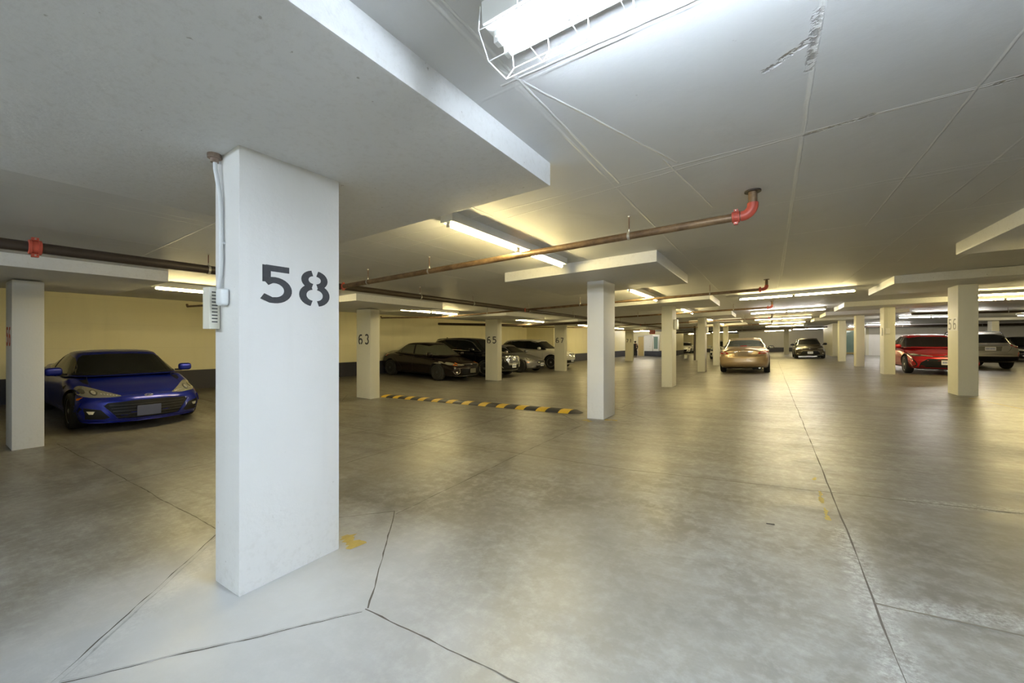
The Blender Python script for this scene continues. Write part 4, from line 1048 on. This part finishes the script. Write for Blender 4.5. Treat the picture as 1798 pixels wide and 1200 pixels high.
# ---- black sedan -------------------------------------------------
P_BLACK = car_paint('black_car_paint', (.010, .006, .006), 0, .25)
cor = sedan(L=4.44, W=1.74, H=1.44, wb=2.68, fo=1.08, paint=P_BLACK, rim=M_DALLOY, spokes=5)
M_GLASS3 = simple('pale_lit_car_glass', (.085, .09, .07), .06, spec=.5)  # opaque; the lit wall beyond is put into the glass colour
for k_ in ('side', 'glassF', 'glassR'): cor[k_] = [tuple(M_GLASS3 if q is M_GLASS else q for q in it) for it in cor[k_]]
cor['patches'] = cor['side'] + cor['glassF'] + cor['glassR'] + cor['bonnet'] + [
    ('quarter_lens', 'side', [(1.92, .68), (1.80, .72), (1.86, .62), (2.0, .62)], M_AMBER, dict(off=.008, tk=.01)),
    ('headlight', 'front', [(.84, .66), (.82, .745), (.64, .70), (.42, .655), (.44, .625), (.7, .615)], M_LAMPG, dict(both=True, off=.006, smoothp=2, sub=[('projector', oct_(.64, .66, .035, .028), M_LAMPD, dict(off=.011, grid=.02, tk=.006))])),
    ('upper_grille', 'front', [(-.42, .65), (.42, .65), (.36, .61), (-.36, .61)], M_TRIM, dict(off=.004)),
    ('grille_trim', 'front', [(-.45, .668), (0, .675), (.45, .668)], M_CHROME, dict(strip=.012, off=.012)),
    ('grille', 'front', [(-.56, .52), (.56, .52), (.48, .25), (-.48, .25)], M_TRIM, dict(off=.004)),
    ('fog_light_surround', 'front', [(.62, .50), (.60, .36), (.72, .30), (.80, .42)], M_CHROME, dict(both=True, strip=.018, off=.012)),
    ('fog_light', 'front', oct_(.70, .37, .035, .03), M_BULB, dict(both=True, off=.010, grid=.02)),
    ('lower_lip', 'front', [(-.75, .225), (.75, .225)], M_CHROME, dict(strip=.012, off=.010)),
    ('taillight', 'rear', [(.50, .80), (.80, .80), (.78, .90), (.55, .91)], M_TAIL, dict(both=True, off=.004))]
cor['plates'] = [('front', .42, .0, PL_OLIVE, .31, .165)]
cor['emblems'] = [('front', .665, .055, .036, 'cross')]
make_car('black_sedan', 'black four-door sedan on winter wheels parked between columns 63 and 65', -11.82, 11.95, 0, cor)

# ---- black SUV ----------------------------------------------------
P_BLK2 = car_paint('blue_black_car_paint', (.004, .004, .007), 0, .22)
xt = suv(L=4.70, W=1.86, H=1.66, wb=2.80, fo=.93, paint=P_BLK2, rim=M_ALLOY, spokes=7)
xt['patches'] = xt['side'] + xt['glassF'] + xt['glassR'] + xt['bonnet'] + [
    ('grille', 'front', [(-.46, .90), (.46, .90), (.50, .80), (.36, .56), (-.36, .56), (-.50, .80)], M_TRIM, dict(off=.004))] + [
    ('grille_bar', 'front', [(-.47 + .024 * k, .875 - .065 * k), (-.25, .855 - .065 * k), (.25, .855 - .065 * k), (.47 - .024 * k, .875 - .065 * k)], M_ALLOY, dict(strip=.013, off=.014, tk=.012)) for k in range(5)] + [
    ('grille_trim', 'front', [(-.46, .91), (-.51, .80), (-.36, .55), (.36, .55), (.51, .80), (.46, .91), (-.46, .91)], M_CHROME, dict(strip=.014, off=.016, curve=False)),
    ('headlight', 'front', [(.56, .88), (.86, .96), (.90, .90), (.80, .82), (.58, .80)], M_LAMPD, dict(both=True, off=.006)),
    ('running_light', 'front', [(.78, .80), (.80, .62), (.70, .50), (.62, .42)], M_BULB, dict(both=True, strip=.014, off=.012)),
    ('lower_grille', 'front', [(-.60, .44), (.60, .44), (.52, .32), (-.52, .32)], M_TRIM, dict(off=.004)),
    ('bumper_trim', 'front', [(-.66, .31), (.66, .31)], M_CHROME, dict(strip=.02, off=.012)),
    ('taillight', 'rear', [(.62, .80), (.84, .80), (.80, 1.15), (.70, 1.15)], M_TAIL, dict(both=True, off=.005))]
xt['plates'] = [('front', .50, 0, None)]
xt['emblems'] = [('front', .79, .06, .042, True)]
xt['extra'] = fin_antenna(-1.5, 0)
make_car('black_suv', 'black SUV with wide chrome-barred grille behind column 65', -11.60, 14.35, 0, xt)

# ---- silver coupe --------------------------------------------------
P_SIL = car_paint('silver_grey_car_paint', (.26, .26, .28), .7, .28)
cf = sedan(L=4.06, W=1.766, H=1.455, wb=2.40, fo=.80)
cf.update(r=.33, paint=P_SIL, rim=M_DALLOY, spokes=7, plan_f=.46,
    zc=[(-2.03, .90), (-1.6, .96), (-.4, .95), (.7, .95), (1.2, .87), (1.7, .74), (2.03, .63)],
    zs=[(-2.03, .80), (-1.3, .90), (-.4, .85), (.4, .84), (1.2, .80), (1.6, .72), (2.03, .56)],
    cab=(.85, .15, -.55, -1.75, [(-1.8, .92), (0, .88), (.9, .88)], [(-1.8, .96), (-1.2, 1.10), (-.6, 1.22), (-.1, 1.25), (.3, 1.22)], .76, .52), mirror=(.50, .96))
cf['patches'] = [
    ('windshield', 'front', [(-.62, .93), (.62, .93), (.50, 1.18), (.3, 1.22), (-.3, 1.22), (-.50, 1.18)], M_GLASS, dict(off=.004)),
    ('side_window', 'side', [(.62, .905), (.15, 1.15), (-.3, 1.20), (-.7, 1.13), (-1.05, .97), (-.4, .915)], M_GLASS, dict(off=.004)),
    seam([(.62, .88), (.66, .45), (.55, .26)]), seam([(-.5, .9), (-.58, .55), (-.45, .26)]),
    ('headlight', 'front', [(.78, .64), (.76, .73), (.60, .72), (.50, .64), (.58, .585), (.72, .585)], M_LAMPG, dict(both=True, off=.006, smoothp=3, sub=[('projector', oct_(.63, .655, .05, .042), M_LAMPD, dict(off=.012, grid=.02, tk=.006)), ('projector_lens', oct_(.63, .655, .028, .024), M_BULB, dict(off=.018, grid=.015, tk=.006))])),
    ('grille', 'front', [(-.42, .60), (.42, .60), (.38, .47), (-.38, .47)], M_TRIM, dict(off=.004))] + [
    ('grille_bar', 'front', rectp(-.40, .40, .575 - .03 * k, .582 - .03 * k), M_CHROME, dict(off=.012, tk=.008)) for k in range(4)] + [
    ('lower_grille', 'front', [(-.46, .36), (.46, .36), (.42, .24), (-.42, .24)], M_TRIM, dict(off=.004)),
    ('fog_light', 'front', oct_(.60, .30, .05, .04), M_BULB, dict(both=True, off=.008, grid=.02)),
    ('marker_light', 'side', rectp(1.62, 1.72, .50, .53), M_AMBER, dict(off=.006)),
    ('bonnet_gap', 'top', [(.9, .58), (1.4, .60), (1.75, .50)], M_SLOT, dict(strip=.006, off=.0015, tk=.004, both=True))]
cf['plates'] = [('front', .41, 0, None)]
make_car('silver_coupe', 'low silver-grey coupe between column 65 and the white crossover', -11.50, 17.25, 0, cf)

# ---- white crossover ------------------------------------------------
P_WHT = car_paint('pearl_white_car_paint', (.60, .585, .55), .1, .3)
bx_ = suv(L=4.75, W=1.88, H=1.60, wb=2.82, fo=.88, paint=P_WHT, rim=M_ALLOY, spokes=6, wtrim=M_TRIM, handle=P_WHT)
bx_['patches'] = bx_['side'] + bx_['glassF'] + bx_['glassR'] + bx_['bonnet'] + [
    ('grille', 'front', [(.04, .86), (.30, .86), (.32, .78), (.26, .66), (.04, .66)], M_TRIM, dict(both=True, off=.004)),
    ('grille_trim', 'front', [(.04, .865), (.30, .865), (.33, .78), (.26, .655), (.04, .655), (.04, .865)], M_CHROME, dict(both=True, strip=.018, off=.012, curve=False)),
    ('headlight', 'front', [(.44, .84), (.86, .87), (.84, .74), (.46, .72)], M_LAMPD, dict(both=True, off=.006, sub=[('projector', oct_(.56, .78, .05, .045), M_BULB, dict(off=.012, grid=.02, tk=.006)), ('projector', oct_(.72, .79, .05, .045), M_BULB, dict(off=.012, grid=.02, tk=.006))])),
    ('lower_grille', 'front', [(-.70, .52), (.70, .52), (.60, .36), (-.60, .36)], M_TRIM, dict(off=.004))]
bx_['plates'] = [('front', .50, 0, None)]
make_car('white_crossover', 'white crossover parked behind column 67', -11.62, 20.35, 0, bx_)

# ---- gold sedan seen from behind --------------------------------------
P_GOLD = car_paint('sand_gold_car_paint', (.42, .31, .185), .55, .30)
cam_ = sedan(L=4.80, W=1.82, H=1.47, wb=2.77, fo=.96, paint=P_GOLD, rim=M_ALLOY, mirmat=M_TRIM, handle=P_GOLD)
cam_['patches'] = cam_['side'] + cam_['glassF'] + cam_['glassR'] + [
    ('taillight', 'rear', [(.50, .80), (.60, .875), (.72, .91), (.86, .90), (.875, .83), (.70, .795)], M_TAIL, dict(both=True, off=.008, smoothp=2, sub=[('reversing_lens', [(.57, .838), (.66, .865), (.78, .87), (.78, .85), (.66, .835)], M_TAILW, dict(off=.014, grid=.03, tk=.006)), ('brake_lens', [(.60, .82), (.70, .825), (.70, .84), (.60, .835)], M_BULB, dict(off=.014, grid=.03, tk=.006))])),
    ('boot_gap', 'rear', [(-.66, 1.04), (-.58, .80), (-.42, .70), (.42, .70), (.58, .80), (.66, 1.04)], M_SLOT, dict(strip=.010, off=.002, tk=.006, curve=False)),
    ('plate_recess', 'rear', [(-.34, .875), (.34, .875), (.27, .72), (-.27, .72)], car_paint('recess_shade_gold', (.30, .22, .13), .4, .4), dict(off=.003)),  # flat patch; the recess's shade is painted as a darker gold
    ('boot_trim', 'rear', [(-.36, .885), (.36, .885)], M_CHROME, dict(strip=.02, off=.014)),
    ('bumper_gap', 'rear', [(-.84, .775), (-.5, .70), (-.42, .695)], M_SLOT, dict(strip=.008, off=.002, tk=.006, both=True)),
    ('lower_bumper', 'rear', [(-.78, .28), (.78, .28), (.74, .21), (-.74, .21)], M_TRIM, dict(off=.004)),
    ('high_brake_light', 'rear', rectp(-.12, .12, 1.095, 1.11), M_TAIL, dict(off=.010, tk=.008)),
    ('headlight', 'front', [(.84, .66), (.82, .745), (.64, .70), (.42, .655), (.44, .625), (.7, .615)], M_LAMPG, dict(both=True, off=.006))]
cam_['plates'] = [('rear', .79, 0, PL_TAN, .36, .20)]
cam_['emblems'] = [('rear', .935, .055, .036, 'cross')]
def exh(root, T, L, w):
    MB().tube([(-L / 2 + .02, -.56, .235), (-L / 2 + .35, -.56, .235)], .035, 14).build('exhaust_pipe', M_CHROME, root, smooth=40)
    MB().box(-L / 2 + .25, -L / 2 + .7, -.62, -.3, .16, .26).build('silencer', M_TRIM, root, bevel=.03)
cam_['extra'] = exh
make_car('gold_sedan', 'sand-gold four-door sedan seen from behind, in the middle distance', -.88, 20.75, 90, cam_)

# ---- bronze sedan facing -----------------------------------------------
P_BRZ = car_paint('olive_bronze_car_paint', (.085, .070, .045), .5, .35)
c2 = sedan(L=4.64, W=1.776, H=1.455, paint=P_BRZ, rim=M_DALLOY, mirmat=M_TRIM)
c2['patches'] = c2['side'] + c2['glassF'] + c2['glassR'] + c2['bonnet'] + [
    ('headlight', 'front', [(.84, .68), (.82, .755), (.60, .71), (.42, .675), (.44, .645), (.7, .635)], M_LAMPG, dict(both=True, off=.006, smoothp=2)),
    ('upper_grille', 'front', [(-.42, .68), (-.1, .655), (.1, .655), (.42, .68), (.40, .64), (.1, .615), (-.1, .615), (-.40, .64)], M_TRIM, dict(off=.006)),
    ('grille', 'front', [(-.42, .54), (.42, .54), (.58, .28), (-.58, .28)], M_TRIM, dict(off=.004)),
    ('fog_light', 'front', oct_(.70, .36, .04, .035), M_BULB, dict(both=True, off=.010, grid=.02)),
    ('lower_lip', 'front', [(-.70, .24), (.70, .24)], M_ALLOY, dict(strip=.03, off=.012))]
c2['plates'] = [('front', .42, 0, None)]
c2['emblems'] = [('front', .675, .055, .036, 'cross')]
make_car('bronze_sedan', 'olive-bronze sedan facing the camera at the far end of the aisle', 2.38, 36.6, -90, c2)

# ---- red sedan -----------------------------------------------------------
P_RED = car_paint('bright_red_car_paint', (.42, .012, .020), .35, .25)
rc = sedan(L=4.63, W=1.78, H=1.435, paint=P_RED, rim=M_ALLOY, spokes=10)
rc['patches'] = rc['side'] + rc['glassF'] + rc['glassR'] + rc['bonnet'] + [
    ('headlight', 'front', [(.85, .70), (.80, .755), (.60, .70), (.30, .645), (.32, .63), (.55, .645), (.74, .635)], M_LAMPD, dict(both=True, off=.006, smoothp=2, sub=[('headlight_lens', [(.80, .70), (.70, .72), (.62, .69), (.70, .665), (.78, .67)], M_BULB, dict(off=.012, grid=.02, tk=.006)), ('light_strip', [(.58, .682), (.34, .645), (.34, .638), (.58, .668)], M_BULB, dict(off=.012, grid=.02, tk=.006))])),
    ('upper_grille', 'front', [(-.30, .655), (.30, .655), (.28, .63), (-.28, .63)], M_TRIM, dict(off=.006)),
    ('grille', 'front', [(-.46, .56), (.46, .56), (.62, .42), (.66, .26), (-.66, .26), (-.62, .42)], M_TRIM, dict(off=.004)),
    ('bumper_fin', 'front', [(.80, .55), (.70, .36), (.78, .27)], M_TRIM, dict(both=True, strip=.03, off=.010)),
    ('lower_lip', 'front', [(-.72, .215), (.72, .215)], M_TRIM, dict(strip=.03, off=.012))]
rc['plates'] = [('front', .44, 0, None)]
rc['emblems'] = [('front', .655, .06, .038, 'cross')]
make_car('red_sedan', 'bright red sedan facing the camera, half behind the column with the 56 patch', 5.02, 21.45, -90, rc)

# ---- grey wagon ------------------------------------------------------------
P_GRY = car_paint('warm_grey_car_paint', (.42, .41, .38), .35, .35)
ob = suv(L=4.78, W=1.84, H=1.62, wb=2.74, fo=.98, paint=P_GRY, rim=M_ALLOY, wtrim=M_TRIM)
ob['patches'] = ob['side'] + ob['glassF'] + ob['glassR'] + [
    ('taillight', 'rear', [(.55, 1.03), (.66, 1.07), (.84, 1.05), (.90, .93), (.80, .88), (.70, .93), (.60, .98)], M_TAIL, dict(both=True, off=.008, sub=[('pale_lens', [(.70, .945), (.80, .93), (.86, .95), (.80, .975), (.70, .975)], M_TAILW, dict(off=.014, grid=.03, tk=.006))])),
    ('tailgate_handle_trim', 'rear', [(-.50, 1.0), (.50, 1.0)], M_ALLOY, dict(strip=.035, off=.014)),
    ('plate_recess', 'rear', [(-.36, .95), (.36, .95), (.32, .76), (-.32, .76)], simple('recess_grey', (.14, .135, .12), .5), dict(off=.003)),
    ('tailgate_gap', 'rear', [(-.66, 1.02), (-.58, .82), (-.50, .72), (.50, .72), (.58, .82), (.66, 1.02)], M_SLOT, dict(strip=.010, off=.002, tk=.006, curve=False)),
    ('bumper_step', 'rear', [(-.80, .64), (.80, .64)], M_ALLOY, dict(strip=.03, off=.016)),
    ('lower_bumper', 'rear', [(-.84, .54), (.84, .54), (.78, .27), (-.78, .27)], M_TRIM, dict(off=.010)),
    ('reflector', 'rear', [(.80, .56), (.86, .57), (.85, .74), (.80, .70)], M_TAIL, dict(both=True, off=.012)),
    ('wheel_arch_trim', 'side', [(-.86, .32), (-1.0, .62), (-1.20, .77), (-1.40, .80), (-1.62, .76), (-1.80, .62), (-1.90, .40)], M_TRIM, dict(strip=.06, off=.008))]
ob['plates'] = [('rear', .855, -.02, None)]
ob['emblems'] = [('rear', 1.06, .05, .026, 'stars')]
ob['extra'] = rails(-1.75, .45, .60, M_TRIM)
make_car('grey_wagon', 'warm grey estate wagon with roof rails seen from behind at the right edge', 7.64, 26.9, 90, ob)

# ---- black car beside it -----------------------------------------------------
b2 = sedan(L=4.6, W=1.80, H=1.45, paint=P_BLK2, rim=M_DALLOY)
b2['patches'] = b2['side'] + b2['glassF'] + b2['glassR'] + [
    ('headlight', 'front', [(.84, .66), (.82, .76), (.56, .72), (.44, .66), (.7, .625)], M_BULB, dict(both=True, off=.006)),
    ('grille', 'front', [(-.46, .60), (.46, .60), (.40, .28), (-.40, .28)], M_TRIM, dict(off=.004)),
    ('fog_light', 'front', oct_(.66, .36, .05, .04), M_ALLOY, dict(both=True, off=.010, grid=.02))]
make_car('black_hatchback', 'black car cut by the right edge, right of the grey wagon', 12.45, 35.9, -90, b2)

# ---- far white cars -------------------------------------------------------------
P_W2 = car_paint('plain_white_car_paint', (.74, .73, .68), .05, .3)
mz = sedan(L=4.46, W=1.76, H=1.46, wb=2.64, paint=P_W2, rim=M_ALLOY)
mz['patches'] = mz['side'] + mz['glassF'] + mz['glassR'] + [
    ('headlight', 'front', [(.84, .68), (.80, .77), (.62, .74), (.52, .66), (.7, .63)], M_LAMPD, dict(both=True, off=.006)),
    ('grille', 'front', [(-.56, .50), (.56, .50), (.40, .27), (-.40, .27)], M_TRIM, dict(off=.004)),
    ('fog_light_recess', 'front', [(.66, .50), (.84, .46), (.72, .30)], M_TRIM, dict(both=True, off=.004)),
    ('lower_grille', 'front', rectp(-.6, .6, .20, .235), M_TRIM, dict(off=.004))]
mz['plates'] = [('front', .44, 0, None)]
make_car('white_hatchback', 'small white car facing the camera far away, left of the dark downpipe', -9.35, 56.6, -90, mz)
w2 = sedan(L=4.6, W=1.80, H=1.46, paint=P_W2, rim=M_ALLOY)
w2['patches'] = w2['side'] + w2['glassF'] + w2['glassR'] + [
    ('headlight', 'front', [(.84, .66), (.80, .76), (.56, .72), (.44, .66), (.7, .63)], M_LAMPD, dict(both=True, off=.006)),
    ('grille', 'front', [(-.5, .58), (.5, .58), (.42, .30), (-.42, .30)], M_TRIM, dict(off=.004)),
    ('fog_light_recess', 'front', [(.64, .52), (.80, .50), (.76, .30), (.68, .32)], M_TRIM, dict(both=True, off=.004))]
make_car('white_sedan', 'white car facing the camera, split by a narrow column left of the gold sedan', -3.05, 36.2, -90, w2)

# ================================================================ lobby, doors, signs, person
M_DOORW = simple('white_door_paint', (.80, .80, .76), .4)
M_DOORY = simple('ochre_door_paint', (.55, .42, .18), .45)
M_ORANGE = simple('orange_frame_paint', (.62, .22, .05), .5)
M_SIGNR = simple('red_sign_plastic', (.45, .05, .035), .4)
M_TEALG = simple('teal_door_glass', (.20, .30, .27), .08, spec=.8)
zl = zf(-10.5)
def leaf(name, x0, x1, y, z0, h, mat, frame_mat, glass=None):
    rt = bpy.data.objects.new(name, None); COL.objects.link(rt); rt.location = (x0, y, z0); rt['kind'] = 'structure'
    w = x1 - x0
    MB().box(.04, w - .04, -.03, .02, .01, h - .04).build('door_leaf', mat, rt, bevel=.004)
    mb = MB(); mb.box(-.03, .04, -.05, .0, 0, h + .03); mb.box(w - .04, w + .03, -.05, .0, 0, h + .03); mb.box(.04, w - .04, -.05, .0, h - .04, h + .03)
    mb.build('door_frame', frame_mat, rt)
    if glass: MB().box(.12, w - .12, -.036, -.028, glass[0], glass[1]).build('door_pane', glass[2], rt)
    MB().tube([(w - .14, -.03, 1.02), (w - .14, -.08, 1.02), (w - .26, -.08, 1.02)], .011, 8).build('door_handle', M_CHROME, rt)
    return rt
leaf('door_1', -11.60, -10.95, 41.99, zl, 2.05, M_DOORY, M_COLW)
leaf('door_2', -10.88, -10.16, 41.99, zl, 2.15, M_DOORW, M_WALLB)
leaf('door_3', -10.08, -9.45, 41.99, zl, 2.15, M_DOORW, M_ZINC, (.75, 2.0, M_TEALG))
leaf('door_4', 5.75, 6.65, 47.39, zf(4.1), 2.3, M_DOORY, M_ORANGE, (.15, 2.15, M_TEALG))
band = MB().box(-10.9, -8.52, 41.90, 41.935, 0, .52).build('baseboard_lobby', simple('dark_wall_band', (.03, .035, .05), .6), kind='structure', loc=(0, 0, zl))
ex = empty('exit_sign', (-7.95, 33.0, zf(-7.95) + 2.28), 'small red exit sign hanging from the ceiling beyond column 71', 'sign')
MB().box(-.22, .22, -.03, .03, -.16, .14).build('sign_case', M_SIGNR, ex, bevel=.008)
MB().tube([(0, 0, .14), (0, 0, .30)], .01, 8).build('hanging_rod', M_ZINC, ex)
def letters(text, size, mat, parent, loc, rot, ext=.003):
    cu = bpy.data.curves.new('lettering', 'FONT'); cu.body = text; cu.size = size; cu.extrude = ext; cu.align_x = 'CENTER'; cu.align_y = 'CENTER'
    o = bpy.data.objects.new('lettering', cu); COL.objects.link(o); bpy.context.view_layer.update()
    me = bpy.data.meshes.new_from_object(o.evaluated_get(bpy.context.evaluated_depsgraph_get())); bpy.data.objects.remove(o)
    m = bpy.data.objects.new('lettering', me); me.materials.clear(); me.materials.append(mat); COL.objects.link(m); m.parent = parent; m.location = loc; m.rotation_euler = rot
    return m
letters('EXIT', .17, simple('pale_letter_paint', (.75, .62, .55), .5), ex, (0, -.034, -.01), (math.pi / 2, 0, 0))
fe = empty('fire_cabinet', (6.62, 47.2, zf(4.1) + 1.2), 'red fire hose box beside the glass door of the stair core', 'cabinet')
MB().box(-.14, .14, -.12, .12, -.45, .45).build('cabinet_case', M_SIGNR, fe, bevel=.01)
MB().box(-.11, .11, -.128, -.12, -.40, .40).build('cabinet_door', simple('red_cabinet_door', (.55, .06, .04), .4), fe)
wb_ = MB(); wb_.lathe([(.10, 0), (.13, .03), (.15, .30), (.155, .31), (.14, .31), (.125, .05), (0, .04)], axis='z')
tag(wb_.build('white_bucket', M_DOORW, smooth=40, loc=(-5.9, 36.0, zf(-5.9))), 'small white bucket on the floor left of the dark downpipe', 'bucket')

# ---- person -----------------------------------------------------------------------
def person(x, y, heading):
    z0 = zf(x)
    root = empty('person', (x, y, z0), 'person in dark clothes walking beside column 71, seen from behind', 'person')
    root.rotation_euler = (0, 0, math.radians(heading)); root.scale = (.93, .93, .93)
    J = {'pelvis': (0, 0, .86), 'waist': (.02, 0, 1.02), 'chest': (.05, 0, 1.24), 'neck': (.06, 0, 1.40), 'head0': (.08, 0, 1.47), 'head': (.09, 0, 1.56),
         'hl': (0, .09, .82), 'kl': (.14, .10, .46), 'al': (.05, .10, .09), 'tl': (.20, .11, .03), 'hr': (0, -.09, .82), 'kr': (.02, -.10, .45), 'ar': (-.20, -.10, .10), 'tr': (-.05, -.11, .03),
         'sl': (.05, .17, 1.33), 'el': (-.02, .23, 1.07), 'wl': (.12, .22, .86), 'sr': (.05, -.17, 1.33), 'er': (.04, -.23, 1.06), 'wr': (.18, -.20, .88)}
    Rr = {'pelvis': .13, 'waist': .12, 'chest': .135, 'neck': .055, 'head0': .07, 'head': .088, 'hl': .095, 'kl': .062, 'al': .042, 'tl': .032, 'hr': .095, 'kr': .062, 'ar': .042, 'tr': .032, 'sl': .062, 'el': .043, 'wl': .030, 'sr': .062, 'er': .043, 'wr': .030}
    E_ = [('pelvis', 'waist'), ('waist', 'chest'), ('chest', 'neck'), ('neck', 'head0'), ('head0', 'head'), ('pelvis', 'hl'), ('hl', 'kl'), ('kl', 'al'), ('al', 'tl'), ('pelvis', 'hr'), ('hr', 'kr'), ('kr', 'ar'), ('ar', 'tr'), ('chest', 'sl'), ('sl', 'el'), ('el', 'wl'), ('chest', 'sr'), ('sr', 'er'), ('er', 'wr')]
    for s_, wr in (('l', (.12, .22, .86)), ('r', (.18, -.20, .88))):
        wv = Vector(wr); J['p' + s_] = tuple(wv + Vector((.03, 0, -.07))); Rr['p' + s_] = .028; E_.append(('w' + s_, 'p' + s_))
        for k in range(4):
            n1 = 'f%s%d' % (s_, k); J[n1] = tuple(wv + Vector((.02 + .018 * k, .004, -.115))); Rr[n1] = .009; J[n1 + 'b'] = tuple(wv + Vector((.035 + .016 * k, .0, -.155 - .006 * (k in (1, 2))))); Rr[n1 + 'b'] = .0085
            E_ += [('p' + s_, n1), (n1, n1 + 'b')]
        J['t' + s_ + 'h'] = tuple(wv + Vector((.07, 0, -.08))); Rr['t' + s_ + 'h'] = .010; E_.append(('p' + s_, 't' + s_ + 'h'))
    def skin(names, nm, mat, grow=0, sub=1):
        idx = {n_: i for i, n_ in enumerate(names)}
        me = bpy.data.meshes.new(nm); me.from_pydata([J[n_] for n_ in names], [(idx[a], idx[b]) for a, b in E_ if a in idx and b in idx], [])
        o = bpy.data.objects.new(nm, me); COL.objects.link(o)
        md = o.modifiers.new('s', 'SKIN'); md.use_smooth_shade = True
        for n_, i in idx.items(): q = me.skin_vertices[0].data[i]; q.radius = (Rr[n_] + grow, (Rr[n_] + grow) * (1.25 if n_ in ('chest', 'waist', 'pelvis') else 1)); q.use_root = (i == 0)
        o.modifiers.new('d', 'SUBSURF').levels = sub
        bpy.context.view_layer.update(); m2 = bpy.data.meshes.new_from_object(o.evaluated_get(bpy.context.evaluated_depsgraph_get()))
        bpy.data.objects.remove(o); o2 = bpy.data.objects.new(nm, m2); COL.objects.link(o2); o2.parent = root; m2.materials.clear(); m2.materials.append(mat); m2.shade_smooth()
        return o2
    allj = list(J); skinm = simple('skin', (.35, .20, .14), .5)
    skin(allj, 'body', skinm)
    skin(['chest', 'waist', 'pelvis', 'neck', 'sl', 'el', 'wl', 'sr', 'er', 'wr', 'hl', 'hr'], 'dark_coat', simple('dark_coat_cloth', (.015, .012, .02), .8), .018)
    skin(['pelvis', 'hl', 'kl', 'al', 'hr', 'kr', 'ar'], 'dark_trousers', simple('dark_trouser_cloth', (.02, .018, .025), .8), .014)
    mb = MB(); mb.lathe([(0, -.105), (.07, -.08), (.10, -.02), (.10, .04), (.07, .085), (0, .10)], axis='z', c=(.075, 0, 1.575), n=18)
    mb.build('hair', simple('dark_hair', (.02, .014, .012), .6), root, smooth=60)
    fc = MB(); fc.tube([(.165, 0, 1.56), (.20, 0, 1.535)], [.012, .016], 8); 
    fc.build('nose', skinm, root)
    for s_ in (1, -1):
        MB().lathe([(0, -.009), (.008, 0), (0, .009)], axis='x', c=(.172, s_ * .032, 1.575), n=8).build('eye', M_DOORW, root)
        MB().tube([(.05 + .12 * (s_ > 0) - .02, s_ * .105, .04), (.05, s_ * .105, .04)], .03, 8)
        a_ = J['tl'] if s_ > 0 else J['tr']; b_ = J['al'] if s_ > 0 else J['ar']
        MB().tube([(b_[0] - .05, b_[1], .045), (b_[0] + .05, b_[1], .05), (a_[0] - .02, a_[1], .04), (a_[0] + .04, a_[1], .035)], [.035, .045, .045, .025], 10).build('shoe', simple('black_shoe', (.01, .01, .01), .4), root, smooth=60)
    return root
person(-10.72, 37.9, 100)
